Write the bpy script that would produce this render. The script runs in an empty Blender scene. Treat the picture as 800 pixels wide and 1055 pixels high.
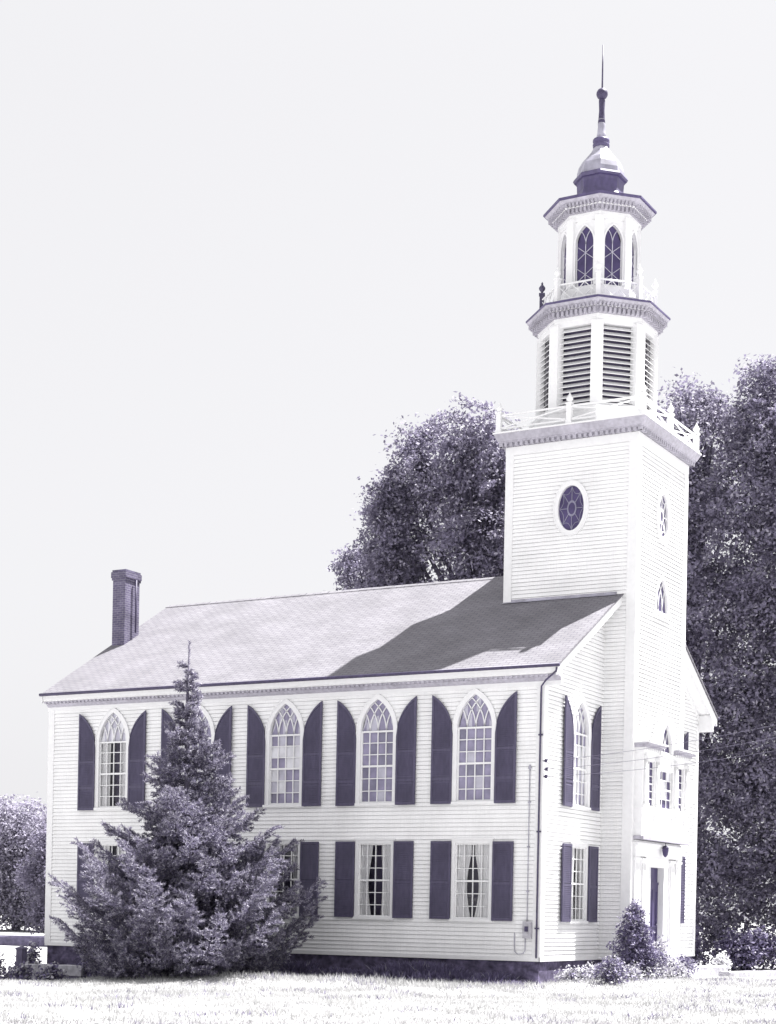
import bpy, math, random
import numpy as np
from math import sin, cos, pi, sqrt, radians, atan2

random.seed(7)
RNG = np.random.default_rng(11)
scene = bpy.context.scene
COL = scene.collection

# ------------------------------------------------------------------ helpers
class MB:
    def __init__(self):
        self.v, self.f, self.m, self.s = [], [], [], []
    def add(self, verts, faces, mat=0, smooth=False):
        b = len(self.v)
        self.v += [tuple(p) for p in verts]
        for f in faces:
            self.f.append(tuple(b + i for i in f)); self.m.append(mat); self.s.append(smooth)
    def box(self, x0, x1, y0, y1, z0, z1, mat=0):
        self.add([(x0,y0,z0),(x1,y0,z0),(x1,y1,z0),(x0,y1,z0),(x0,y0,z1),(x1,y0,z1),(x1,y1,z1),(x0,y1,z1)],
                 [(0,3,2,1),(4,5,6,7),(0,1,5,4),(1,2,6,5),(2,3,7,6),(3,0,4,7)], mat)
    def prism(self, poly, y0, y1, mat=0):
        """polygon in local xz, extruded from y0 (front) to y1"""
        n = len(poly)
        vs = [(x,y0,z) for x,z in poly] + [(x,y1,z) for x,z in poly]
        fs = [tuple(range(n)), tuple(range(2*n-1, n-1, -1))]
        for i in range(n):
            j = (i+1) % n
            fs.append((j, i, n+i, n+j))
        self.add(vs, fs, mat)
    def extrude_x(self, poly, x0, x1, mat=0):
        """polygon in yz, extruded along x"""
        n = len(poly)
        vs = [(x0,y,z) for y,z in poly] + [(x1,y,z) for y,z in poly]
        fs = [tuple(range(n)), tuple(range(2*n-1, n-1, -1))]
        for i in range(n):
            j = (i+1) % n
            fs.append((j, i, n+i, n+j))
        self.add(vs, fs, mat)
    def ring(self, outer, inner, y0, y1, mat=0, closed=False):
        n = len(outer)
        vs = ([(x,y0,z) for x,z in outer] + [(x,y0,z) for x,z in inner] +
              [(x,y1,z) for x,z in outer] + [(x,y1,z) for x,z in inner])
        fs = []
        for i in range(n if closed else n-1):
            j = (i+1) % n
            fs += [(i,j,n+j,n+i), (n+i,n+j,3*n+j,3*n+i), (j,i,2*n+i,2*n+j), (2*n+j,2*n+i,3*n+i,3*n+j)]
        if not closed:
            fs += [(0,n,3*n,2*n), (n-1,3*n-1,4*n-1,2*n-1)]
        self.add(vs, fs, mat)
    def bar(self, p, q, w, d, mat=0):
        """flat bar in the local xz plane between (x,z) points p,q: width w, y from d[0] to d[1]"""
        dx, dz = q[0]-p[0], q[1]-p[1]; l = math.hypot(dx,dz) or 1
        nx, nz = -dz/l*w/2, dx/l*w/2
        self.prism([(p[0]-nx,p[1]-nz),(q[0]-nx,q[1]-nz),(q[0]+nx,q[1]+nz),(p[0]+nx,p[1]+nz)], d[0], d[1], mat)
    def tube(self, path, r, n=8, mat=0, smooth=True, cap=True):
        P = [np.array(p, float) for p in path]
        rs = r if isinstance(r, (list, tuple)) else [r]*len(P)
        rings, ref = [], None
        for i, p in enumerate(P):
            t = P[min(i+1,len(P)-1)] - P[max(i-1,0)]
            t /= (np.linalg.norm(t) or 1)
            if ref is None:
                ref = np.cross(t, (0,0,1)) if abs(t[2]) < .9 else np.cross(t, (1,0,0))
            a = ref - t*(ref@t); a /= (np.linalg.norm(a) or 1); ref = a
            b = np.cross(t, a)
            rings.append([p + rs[i]*(a*cos(2*pi*k/n) + b*sin(2*pi*k/n)) for k in range(n)])
        vs = [q for R in rings for q in R]; fs = []
        for i in range(len(P)-1):
            for k in range(n):
                k2 = (k+1) % n
                fs.append((i*n+k, i*n+k2, (i+1)*n+k2, (i+1)*n+k))
        if cap:
            fs += [tuple(range(n-1,-1,-1)), tuple((len(P)-1)*n+k for k in range(n))]
        self.add(vs, fs, mat, smooth)
    def lathe(self, prof, n=16, c=(0,0,0), phase=0., mat=0, smooth=True, cap=True):
        vs = [(c[0]+r*cos(phase+2*pi*k/n), c[1]+r*sin(phase+2*pi*k/n), c[2]+z) for r,z in prof for k in range(n)]
        fs = []
        for i in range(len(prof)-1):
            for k in range(n):
                k2 = (k+1) % n
                fs.append((i*n+k, i*n+k2, (i+1)*n+k2, (i+1)*n+k))
        if cap:
            fs += [tuple(range(n-1,-1,-1)), tuple((len(prof)-1)*n+k for k in range(n))]
        self.add(vs, fs, mat, smooth)
    def build(self, name, mats, parent=None, loc=(0,0,0), rz=0.):
        me = bpy.data.meshes.new(name)
        me.from_pydata(self.v, [], self.f)
        for m in (mats if isinstance(mats, (list,tuple)) else [mats]): me.materials.append(m)
        me.polygons.foreach_set('material_index', self.m)
        me.polygons.foreach_set('use_smooth', self.s)
        me.update()
        o = bpy.data.objects.new(name, me); COL.objects.link(o)
        o.location = loc; o.rotation_euler = (0,0,rz)
        if parent: o.parent = parent
        return o

def mesh_np(name, V, F, mats, mi=None, parent=None, loc=(0,0,0), smooth=False):
    """fast mesh from numpy arrays; F is (n,3) or (n,4)"""
    me = bpy.data.meshes.new(name); k = F.shape[1]
    me.vertices.add(len(V)); me.vertices.foreach_set('co', V.astype(np.float32).ravel())
    me.loops.add(F.size); me.loops.foreach_set('vertex_index', F.astype(np.int32).ravel())
    me.polygons.add(len(F)); me.polygons.foreach_set('loop_start', np.arange(0, F.size, k, dtype=np.int32))
    for m in (mats if isinstance(mats, (list,tuple)) else [mats]): me.materials.append(m)
    if mi is not None: me.polygons.foreach_set('material_index', mi.astype(np.int32))
    me.polygons.foreach_set('use_smooth', np.full(len(F), smooth))
    me.update(calc_edges=True); me.validate()
    o = bpy.data.objects.new(name, me); COL.objects.link(o); o.location = loc
    if parent: o.parent = parent
    return o

def tag(o, label=None, cat=None, group=None, kind=None):
    if label: o['label'] = label
    if cat: o['category'] = cat
    if group: o['group'] = group
    if kind: o['kind'] = kind
    return o
def empty(name, loc=(0,0,0)):
    o = bpy.data.objects.new(name, None); COL.objects.link(o); o.location = loc; o.empty_display_size = .3
    return o

# ------------------------------------------------------------------ materials
def mat(name, col, rough=.6, var=.12, scale=6., stretch=(1,1,1), bump=0., spec=.3, var2=0., scale2=.6, transl=0., metal=0.):
    m = bpy.data.materials.new(name); m.use_nodes = True
    nt = m.node_tree; N = nt.nodes; L = nt.links
    b = N['Principled BSDF']; b.inputs['Roughness'].default_value = rough
    b.inputs['Specular IOR Level'].default_value = spec; b.inputs['Metallic'].default_value = metal
    tc = N.new('ShaderNodeTexCoord'); mp = N.new('ShaderNodeMapping'); mp.inputs['Scale'].default_value = stretch
    L.new(tc.outputs['Object'], mp.inputs['Vector'])
    nz = N.new('ShaderNodeTexNoise'); nz.inputs['Scale'].default_value = scale; nz.inputs['Detail'].default_value = 5
    L.new(mp.outputs['Vector'], nz.inputs['Vector'])
    rmp = N.new('ShaderNodeValToRGB')
    rmp.color_ramp.elements[0].position = .3; rmp.color_ramp.elements[1].position = .7
    rmp.color_ramp.elements[0].color = (*[c*(1-var) for c in col], 1)
    rmp.color_ramp.elements[1].color = (*[min(.95, c*(1+var*.6)) for c in col], 1)
    L.new(nz.outputs['Fac'], rmp.inputs['Fac'])
    out = rmp.outputs['Color']
    if var2:
        n2 = N.new('ShaderNodeTexNoise'); n2.inputs['Scale'].default_value = scale2; n2.inputs['Detail'].default_value = 3
        L.new(tc.outputs['Object'], n2.inputs['Vector'])
        r2 = N.new('ShaderNodeMapRange'); r2.inputs['From Min'].default_value = .3; r2.inputs['From Max'].default_value = .7
        r2.inputs['To Min'].default_value = 1-var2; r2.inputs['To Max'].default_value = 1+var2*.5
        L.new(n2.outputs['Fac'], r2.inputs['Value'])
        mx = N.new('ShaderNodeMix'); mx.data_type = 'RGBA'; mx.blend_type = 'MULTIPLY'; mx.inputs[0].default_value = 1
        L.new(out, mx.inputs[6]); L.new(r2.outputs['Result'], mx.inputs[7]); out = mx.outputs[2]
    L.new(out, b.inputs['Base Color'])
    if bump:
        bp = N.new('ShaderNodeBump'); bp.inputs['Strength'].default_value = bump; bp.inputs['Distance'].default_value = .02
        L.new(nz.outputs['Fac'], bp.inputs['Height']); L.new(bp.outputs['Normal'], b.inputs['Normal'])
    if transl:
        t = N.new('ShaderNodeBsdfTranslucent'); L.new(out, t.inputs['Color'])
        ms = N.new('ShaderNodeMixShader'); ms.inputs[0].default_value = transl
        L.new(b.outputs[0], ms.inputs[1]); L.new(t.outputs[0], ms.inputs[2]); L.new(ms.outputs[0], N['Material Output'].inputs[0])
    return m

WHITE = mat('white_paint', (.82,.82,.825), .55, .05, 9, (3,3,.35), .05, .3, .10, .7)
TRIM = mat('white_trim_paint', (.73,.73,.737), .5, .04, 8, (1,1,1), .03)
CSHADE = mat('cornice_shade_grey', (.40,.385,.44), .55, .18, 9, (1,1,1), .05, .3, .15, 1.5)  # shade under the cornices, put into the grey of their mouldings
SHUT = mat('dark_shutter_paint', (.080,.071,.122), .5, .16, 14, (1,1,.3), .04, .3, .22, .8)
DARKM = mat('dark_metal', (.06,.05,.10), .5, .3, 10)
DARKROOF = mat('dark_tin_roofing', (.085,.07,.15), .45, .25, 8, (1,1,.5), .05, .4)
LEAD = mat('painted_dome_metal', (.34,.33,.40), .4, .25, 5, (1,1,.4), .05, .5, .3, 2.)
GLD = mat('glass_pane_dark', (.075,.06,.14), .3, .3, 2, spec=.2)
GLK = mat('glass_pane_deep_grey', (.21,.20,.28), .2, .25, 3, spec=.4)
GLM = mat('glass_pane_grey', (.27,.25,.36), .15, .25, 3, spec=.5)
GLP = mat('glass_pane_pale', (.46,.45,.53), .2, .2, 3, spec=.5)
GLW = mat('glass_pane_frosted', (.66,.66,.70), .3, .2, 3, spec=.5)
CURT = mat('curtain_cloth', (.86,.86,.865), .9, .05, 5, transl=.15)
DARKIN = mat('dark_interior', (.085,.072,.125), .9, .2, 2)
DOORP = mat('dark_door_paint', (.055,.043,.11), .45, .2, 8, (1,1,.3))
BRICKD = None
BARK = mat('bark', (.10,.09,.13), .9, .4, 12, (1,1,.2), .4)
LEAF = mat('tree_leaf', (.215,.197,.275), .55, .42, .9, spec=.3, transl=.30)
LEAFL = mat('tree_leaf_light', (.42,.40,.48), .55, .3, .35, spec=.35, transl=.3)
LEAFF = mat('distant_leaf', (.24,.222,.295), .6, .3, .3, transl=.3)
NEED = mat('spruce_needle', (.165,.15,.222), .6, .3, 1.2, spec=.3, transl=.2)
NEEDL = mat('spruce_young_needle', (.38,.365,.43), .6, .3, 1.2, spec=.3, transl=.15)
BUSH = mat('shrub_leaf', (.15,.13,.225), .55, .35, 3, transl=.2)
BUSHL = mat('pale_plant_leaf', (.46,.45,.49), .6, .4, 5, transl=.25)
PETAL = mat('pale_petal', (.78,.78,.80), .6, .1, 5, transl=.2)
STONE = mat('pale_stone', (.45,.44,.48), .8, .3, 8, bump=.3, var2=.2)
STONED = mat('dark_stone', (.12,.108,.17), .85, .4, 6, bump=.4, var2=.3)
WOOD = mat('weathered_wood', (.13,.115,.18), .8, .4, 10, (4,4,.4), .3)
WIREM = mat('wire_rubber', (.12,.11,.16), .6, .1)
GRASS = mat('pale_dry_grass', (.45,.45,.452), .7, .25, .8, transl=.3, spec=.2)

def brickmat(name, c1, c2, mortar, sc, bw, rh, msize, vec, bump=.4, big=.25, bigscale=.8):
    m = bpy.data.materials.new(name); m.use_nodes = True
    nt = m.node_tree; N = nt.nodes; L = nt.links; b = N['Principled BSDF']
    b.inputs['Roughness'].default_value = .85; b.inputs['Specular IOR Level'].default_value = .2
    tc = N.new('ShaderNodeTexCoord'); sp = N.new('ShaderNodeSeparateXYZ'); cb = N.new('ShaderNodeCombineXYZ')
    L.new(tc.outputs['Object'], sp.inputs[0])
    if vec == 'roof':
        mu = N.new('ShaderNodeMath'); mu.operation = 'MULTIPLY'; mu.inputs[1].default_value = 1.16
        L.new(sp.outputs['Y'], mu.inputs[0]); L.new(sp.outputs['X'], cb.inputs[0]); L.new(mu.outputs[0], cb.inputs[1])
    else:
        ad = N.new('ShaderNodeMath'); ad.operation = 'ADD'
        L.new(sp.outputs['X'], ad.inputs[0]); L.new(sp.outputs['Y'], ad.inputs[1])
        L.new(ad.outputs[0], cb.inputs[0]); L.new(sp.outputs['Z'], cb.inputs[1])
    br = N.new('ShaderNodeTexBrick'); L.new(cb.outputs[0], br.inputs['Vector'])
    br.inputs['Color1'].default_value = (*c1,1); br.inputs['Color2'].default_value = (*c2,1); br.inputs['Mortar'].default_value = (*mortar,1)
    br.inputs['Scale'].default_value = sc; br.inputs['Brick Width'].default_value = bw; br.inputs['Row Height'].default_value = rh
    br.inputs['Mortar Size'].default_value = msize; br.inputs['Mortar Smooth'].default_value = .2
    nz = N.new('ShaderNodeTexNoise'); nz.inputs['Scale'].default_value = bigscale; nz.inputs['Detail'].default_value = 6
    L.new(tc.outputs['Object'], nz.inputs['Vector'])
    mr = N.new('ShaderNodeMapRange'); mr.inputs['From Min'].default_value = .3; mr.inputs['From Max'].default_value = .7
    mr.inputs['To Min'].default_value = 1-big; mr.inputs['To Max'].default_value = 1+big*.6
    L.new(nz.outputs['Fac'], mr.inputs['Value'])
    mx = N.new('ShaderNodeMix'); mx.data_type = 'RGBA'; mx.blend_type = 'MULTIPLY'; mx.inputs[0].default_value = 1
    L.new(br.outputs['Color'], mx.inputs[6]); L.new(mr.outputs['Result'], mx.inputs[7]); L.new(mx.outputs[2], b.inputs['Base Color'])
    bp = N.new('ShaderNodeBump'); bp.inputs['Strength'].default_value = bump; bp.inputs['Distance'].default_value = .015; bp.invert = True
    L.new(br.outputs['Fac'], bp.inputs['Height']); L.new(bp.outputs['Normal'], b.inputs['Normal'])
    return m
SHINGLE = brickmat('roof_shingle', (.170,.164,.182), (.196,.190,.208), (.106,.101,.124), 1., .28, .15, .012, 'roof', .5, .16, .9)
BRICK = brickmat('chimney_brick', (.095,.082,.14), (.13,.115,.18), (.20,.19,.24), 1., .21, .075, .01, 'wall', .4, .3, 2.)
RUBBLE = mat('foundation_stone', (.12,.103,.172), .9, .55, 3.2, (1,1,1.6), .8, .2, .4, 9)

def clear_glass():
    m = bpy.data.materials.new('window_glass_clear'); m.use_nodes = True
    nt = m.node_tree; N = nt.nodes; L = nt.links
    N.remove(N['Principled BSDF'])
    t = N.new('ShaderNodeBsdfTransparent'); t.inputs['Color'].default_value = (.97,.97,.98,1)
    g = N.new('ShaderNodeBsdfGlossy'); g.inputs['Roughness'].default_value = .04
    fr = N.new('ShaderNodeFresnel'); fr.inputs['IOR'].default_value = 1.5
    nz = N.new('ShaderNodeTexNoise'); nz.inputs['Scale'].default_value = 2.5
    bp = N.new('ShaderNodeBump'); bp.inputs['Strength'].default_value = .15; bp.inputs['Distance'].default_value = .05
    L.new(nz.outputs['Fac'], bp.inputs['Height']); L.new(bp.outputs['Normal'], g.inputs['Normal'])
    ms = N.new('ShaderNodeMixShader')
    L.new(fr.outputs[0], ms.inputs[0]); L.new(t.outputs[0], ms.inputs[1]); L.new(g.outputs[0], ms.inputs[2])
    L.new(ms.outputs[0], N['Material Output'].inputs[0])
    return m
CLEAR = clear_glass()

def lawn_mat():
    m = bpy.data.materials.new('lawn_ground'); m.use_nodes = True
    nt = m.node_tree; N = nt.nodes; L = nt.links; b = N['Principled BSDF']
    b.inputs['Roughness'].default_value = .95; b.inputs['Specular IOR Level'].default_value = .1
    tc = N.new('ShaderNodeTexCoord')
    n1 = N.new('ShaderNodeTexNoise'); n1.inputs['Scale'].default_value = .35; n1.inputs['Detail'].default_value = 8; n1.inputs['Roughness'].default_value = .7
    n2 = N.new('ShaderNodeTexNoise'); n2.inputs['Scale'].default_value = 9; n2.inputs['Detail'].default_value = 4
    L.new(tc.outputs['Object'], n1.inputs['Vector']); L.new(tc.outputs['Object'], n2.inputs['Vector'])
    ad = N.new('ShaderNodeMath'); ad.operation = 'MULTIPLY_ADD'; ad.inputs[1].default_value = .35; L.new(n2.outputs['Fac'], ad.inputs[0]); L.new(n1.outputs['Fac'], ad.inputs[2])
    r = N.new('ShaderNodeValToRGB'); L.new(ad.outputs[0], r.inputs['Fac'])
    r.color_ramp.elements[0].position = .45; r.color_ramp.elements[0].color = (.13,.125,.145,1)
    r.color_ramp.elements[1].position = .75; r.color_ramp.elements[1].color = (.44,.44,.442,1)
    L.new(r.outputs['Color'], b.inputs['Base Color'])
    bp = N.new('ShaderNodeBump'); bp.inputs['Strength'].default_value = .6; bp.inputs['Distance'].default_value = .06
    L.new(n2.outputs['Fac'], bp.inputs['Height']); L.new(bp.outputs['Normal'], b.inputs['Normal'])
    return m
LAWN = lawn_mat()

# ------------------------------------------------------------------ ground
def sstep(a, b, x):
    t = np.clip((x-a)/(b-a), 0, 1); return t*t*(3-2*t)      # also runs downhill when b < a
def gz(x, y):
    x = np.asarray(x, float); y = np.asarray(y, float)
    z = -.30 + 0*x
    z = z - .44*sstep(-9.5, -14.5, x)*sstep(-12, -7, y)*(1-sstep(4, 20, y)) - .05*sstep(-1, -10, x)
    z = z + .10*np.exp(-((y+5.4)/.9)**2)*(1-sstep(.5, 2., x))*sstep(-13, -9, x)          # slight bank where mowing stops
    z = z + .12*sstep(.2, 1., x)*sstep(-3.5, 1, y)*(1-sstep(14, 30, y)) # beds and steps in front
    z = z + .05*np.sin(x*.45+.6)*np.sin(y*.37) + .02*np.sin(x*1.7)*np.cos(y*1.3)
    return z
ax = np.concatenate([np.linspace(-600,-60,19)[:-1], np.linspace(-60,-24,25)[:-1], np.linspace(-24,24,121)[:-1], np.linspace(24,60,19)[:-1], np.linspace(60,600,19)])
ay = np.concatenate([np.linspace(-600,-60,12)[:-1], np.linspace(-60,-24,25)[:-1], np.linspace(-24,24,121)[:-1], np.linspace(24,60,19)[:-1], np.linspace(60,900,25)])
GX, GY = np.meshgrid(ax, ay); GV = np.stack([GX, GY, gz(GX, GY)], -1).reshape(-1,3)
nx, ny = len(ax), len(ay)
I = (np.arange(ny-1)[:,None]*nx + np.arange(nx-1)[None,:]).ravel()
lawn = mesh_np('lawn', GV, np.stack([I, I+1, I+1+nx, I+nx], 1), LAWN, smooth=True); tag(lawn, kind='structure')

# ------------------------------------------------------------------ church
L0, W, EZ = -17.1, 12.4, 8.0            # length along x (front wall at x=0), width along y
S = .588; YM = W/2                        # roof slope, ridge line
def roofz(y): 
    y = min(y, W-y); return 8.25 + S*(y+.38)
TX0, TX1, TY0, TY1 = -3.2, .93, 4.12, 8.28
TC = (-1.237, 6.15)
church = empty('church', (-8.5, 6.2, -.3))
tag(church, 'white clapboard two-storey church with dark shutters, square tower and octagonal steeple', 'church')
OX, OY, OZ = 8.5, -6.2, .3               # world -> church local
def part(mb, name, mats, loc=(0,0,0), rz=0., parent=None, label=None):
    if parent is None:
        o = mb.build(name, mats, church, (loc[0]+OX, loc[1]+OY, loc[2]+OZ), rz)
    else:
        o = mb.build(name, mats, parent, loc, rz)
    if label: o['label'] = label
    return o

def arch(h, spring, R, n=12):
    """pointed arch from left springing over the apex to right springing"""
    cx = R-h; a1 = math.acos(-cx/R)
    left = [(cx+R*cos(pi-(pi-a1)*k/n), spring+R*sin(pi-(pi-a1)*k/n)) for k in range(n+1)]
    left[-1] = (0., left[-1][1])
    return left + [(-x, z) for x,z in reversed(left[:-1])]
def archhw(z, h, spring, R):
    if z <= spring: return h
    q = R*R-(z-spring)**2
    return max(0., sqrt(q)-(R-h)) if q > 0 else 0.

def siding(mb, rows, holes, fn, step=.115, proud=.028, gap=.0075):
    """rows: (z0, z1, z -> [(u0,u1)...]); lapped boards, openings cut out"""
    z0, z1, iv = rows; z = z0; k = 0
    while z < z1-.01:
        zt = min(z+step, z1); zm = (z+zt)/2
        segs = list(iv(zm))
        for hfn in holes:
            hh = hfn(zm)
            if not hh: continue
            a, b = hh; out = []
            for u0, u1 in segs:
                if b <= u0 or a >= u1: out.append((u0,u1)); continue
                if a > u0: out.append((u0,a))
                if b < u1: out.append((b,u1))
            segs = out
        for u0, u1 in segs:
            if u1-u0 < .01: continue
            # break into boards of random length with tiny misalignments
            cuts = [u0]
            while cuts[-1] < u1-6: cuts.append(cuts[-1]+random.uniform(2.6,5.))
            cuts.append(u1)
            for a, b in zip(cuts[:-1], cuts[1:]):
                j = random.uniform(-.003,.003); pb = proud+random.uniform(-.004,.004)
                g = gap+j*.5
                mb.add([fn(a,pb,z+g),fn(b,pb,z+g),fn(b,.004,zt),fn(a,.004,zt),fn(a,-.04,z+g),fn(b,-.04,z+g),fn(b,-.04,z-.03),fn(a,-.04,z-.03)],
                       [(0,1,2,3),(4,5,1,0),(7,6,5,4)])
        z += step; k += 1

UPX = [-14.55,-11.36,-8.22,-5.13,-2.05]
UZ, WW, SPR = 4.66, 1.06, 2.03           # upper sill height, glass width, springing above sill
LZ, LH = 1.44, 2.08
GYS = [2.5, W-2.5]
def hole_up(c): return lambda z: ((c-archhw(z-UZ, .58, SPR, WW+.05), c+archhw(z-UZ, .58, SPR, WW+.05)) if UZ-.04 < z < UZ+SPR+.98 and archhw(z-UZ,.58,SPR,WW+.05) > 0 else None)
def hole_lo(c): return lambda z: ((c-.58, c+.58) if LZ-.04 < z < LZ+LH+.03 else None)
facade_holes = [f(c) for c in UPX for f in (hole_up, hole_lo)]
gable_holes = [f(c) for c in GYS for f in (hole_up, hole_lo)]

mb = MB(); siding(mb, (.4, 7.86, lambda z: [(L0,0)]), facade_holes, lambda u,o,z: (u,-o,z))
part(mb, 'side_wall', WHITE)
def gab(z):
    lo = 0. if z < 8.25 else max(0., (z-8.25)/S-.38+.24)
    return [(lo, TY0), (TY1, W-lo)] if lo < TY0 else []
for s in (0,1):
    mb = MB(); siding(mb, (.4, 10.85, lambda z: gab(z)[s:s+1]), gable_holes, lambda u,o,z: (o,u,z), .115, .03, .0105)
    part(mb, 'front_gable_wall', WHITE)
mb = MB()
siding(mb, (.4, 12., lambda z: [(max(0., (z-8.25)/S-.38+.36), W-max(0., (z-8.25)/S-.38+.36))]), [], lambda u,o,z: (L0-o,W-u,z), .23)
siding(mb, (.4, 7.86, lambda z: [(-L0*0, -L0)]), [], lambda u,o,z: (-u,W+o,z), .23)
part(mb, 'rear_wall', WHITE)
mb = MB()
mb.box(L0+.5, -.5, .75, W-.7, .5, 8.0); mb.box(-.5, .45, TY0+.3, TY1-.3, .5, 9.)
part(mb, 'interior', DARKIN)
mb = MB(); mb.box(L0+.03, -.03, .03, W-.03, -1.5, .4); mb.box(-.1, TX1-.03, TY0+.03, TY1-.03, -1.5, .398)
part(mb, 'foundation', RUBBLE, label='dark shaded stone foundation')
mb = MB(); mb.box(L0-.03, .03, -.035, .0, .33, .44); mb.box(.0, .035, -.035, TY0, .33, .44); mb.box(0, .035, TY1, W+.03, .33, .44)
mb.box(.03, TX1+.035, TY0-.035, TY0, .33, .44); mb.box(TX1, TX1+.035, TY0-.035, TY1+.03, .33, .44)
part(mb, 'water_table', TRIM)
# corner boards
def corner_board(cx, cy, sx, sy, z0, z1, w=.2, t=.034):
    mb = MB()
    mb.box(min(cx, cx-sx*w), max(cx, cx-sx*w), min(cy, cy+sy*t), max(cy, cy+sy*t), z0, z1)
    mb.box(min(cx, cx+sx*t), max(cx, cx+sx*t), min(cy+sy*t, cy-sy*w), max(cy+sy*t, cy-sy*w), z0, z1)
    part(mb, 'corner_board', TRIM)
for a in [(L0,0,-1,-1,.44,7.8),(0,0,1,-1,.44,7.9),(0,W,1,1,.44,7.9),(L0,W,-1,1,.44,7.8)]: corner_board(*a)
corner_board(TX1, TY0, 1, -1, .44, 15.25, .26, .038); corner_board(TX1, TY1, 1, 1, .44, 15.25, .26, .038)
corner_board(TX0, TY0, -1, -1, 10.85, 15.25, .22, .038); corner_board(TX0, TY1, -1, 1, 10.85, 15.25, .22, .038)

# eaves cornices (box cornice profile in y,z for the near side; mirrored for the far side)
prof = [(0,7.74),(-.05,7.74),(-.05,7.93),(-.10,7.95),(-.13,8.01),(-.30,8.02),(-.30,8.04),(-.335,8.05),(-.335,8.16),(-.36,8.19),(-.36,8.235),(0,8.30)]
for s in (0,1):
    mb = MB(); mb.extrude_x([(W-y, z) for y,z in prof] if s else prof, L0-.05, .52); 
    x = L0
    while x < .48:
        ya, yb = (W+.135,W+.285) if s else (-.285,-.135)
        mb.box(x,x+.075,ya,yb,7.955,8.016,1); x += .15
    bed = [(-.052,7.86),(-.075,7.87),(-.11,7.90),(-.14,7.945),(-.26,7.99),(-.29,8.012),(-.052,8.012)]
    mb.extrude_x([(W-y, z) for y,z in bed] if s else bed, L0-.04, .51, 1)
    part(mb, 'eaves_cornice', [TRIM, CSHADE])
for y in (-.40, W+.40):
    mb = MB(); mb.tube([(L0-.10,y,8.225),(.60,y,8.225)], .05, 8); part(mb, 'gutter', DARKM)
# rake boards, front and rear gable
def rake(name, x0, x1, lo, hi):
    for s in (0,1):
        mb = MB()
        P = [(lo, roofz(lo)-.30),(hi, roofz(hi)-.30),(hi, roofz(hi)-.075),(lo, roofz(lo)-.075)]
        if s: P = [(W-y,z) for y,z in P]
        mb.extrude_x(P, x0, x1); part(mb, name, TRIM)
rake('rake_board',.48,.54,-.36,TY0); rake('rake_board',L0-.07,L0-.035,-.36,YM-.01); rake('rake_frieze',.0,.05,0.05,TY0)
for s in (0,1):
    mb = MB()
    P = [(-.34, roofz(-.34)-.14),(TY0, roofz(TY0)-.14),(TY0, roofz(TY0)-.10),(-.34, roofz(-.34)-.10)]
    if s: P = [(W-y,z) for y,z in P]
    mb.extrude_x(P, .03, .49)
    part(mb, 'rake_soffit', TRIM)
# roof slabs with slight sag, laid as a grid
for s in (0,1):
    mb = MB()
    ys = np.linspace(-.42, YM, 14); xs = np.linspace(L0-.09, .58, 36)
    V = []; 
    for y in ys:
        for x in xs:
            sag = -.025*sin(pi*(x-L0)/(-L0))**2*sin(pi*max(0,(y+.4))/YM)+.012*sin(x*2.1+y)*sin(y*1.7)*(1 if 0 < y < YM-.5 else 0)
            V.append((x, W-y if s else y, roofz(y)+sag))
    n = len(xs); F = [(i*n+j, i*n+j+1, (i+1)*n+j+1, (i+1)*n+j) for i in range(len(ys)-1) for j in range(n-1)]
    if s: F = [f[::-1] for f in F]
    mb.add(V, F, 0, True)
    y0 = -.42
    e = [(L0-.09, y0), (.40, y0)]
    for (xa, ya), (xb, yb) in [((L0-.09,-.42),(.58,-.42)), ((.58,-.42),(.58,YM)), ((L0-.09,-.42),(L0-.09,YM))]:
        q = [(xa,ya,roofz(ya)),(xb,yb,roofz(yb)),(xb,yb,roofz(yb)-.05),(xa,ya,roofz(ya)-.05)]
        if s: q = [(x,W-y,z) for x,y,z in q]
        mb.add(q, [(0,1,2,3)], 0)
    q = [(L0-.09,-.42,roofz(-.42)-.05),(.58,-.42,roofz(-.42)-.05),(.58,YM,roofz(YM)-.05),(L0-.09,YM,roofz(YM)-.05)]
    if s: q = [(x,W-y,z) for x,y,z in q]
    mb.add(q, [(0,1,2,3)], 0)
    part(mb, 'roof', SHINGLE)
mb = MB()
x = L0-.09
while x < TX0-.1:
    l = min(.3, TX0-x)
    h = random.uniform(.018,.03)
    mb.add([(x,YM-.16,roofz(YM-.16)+h),(x+l,YM-.16,roofz(YM-.16)+h),(x+l,YM,roofz(YM)+h),(x,YM,roofz(YM)+h),(x+l,YM+.16,roofz(YM-.16)+h),(x,YM+.16,roofz(YM-.16)+h),
            (x,YM-.16,roofz(YM-.16)),(x+l,YM-.16,roofz(YM-.16))], [(0,1,2,3),(3,2,4,5),(6,7,1,0)])
    x += .3
part(mb, 'ridge_cap', SHINGLE)
# flashing where tower meets roof
mb = MB(); mb.add([(TX0-.02,TY0-.012,roofz(TY0)-.02),(.36,TY0-.012,roofz(TY0)-.02),(.36,TY0-.012,roofz(TY0)+.13),(TX0-.02,TY0-.012,roofz(TY0)+.13),
        (TX0-.02,TY0-.14,roofz(TY0-.14)+.012),(.36,TY0-.14,roofz(TY0-.14)+.012)], [(0,1,2,3),(4,5,1,0)])
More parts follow.
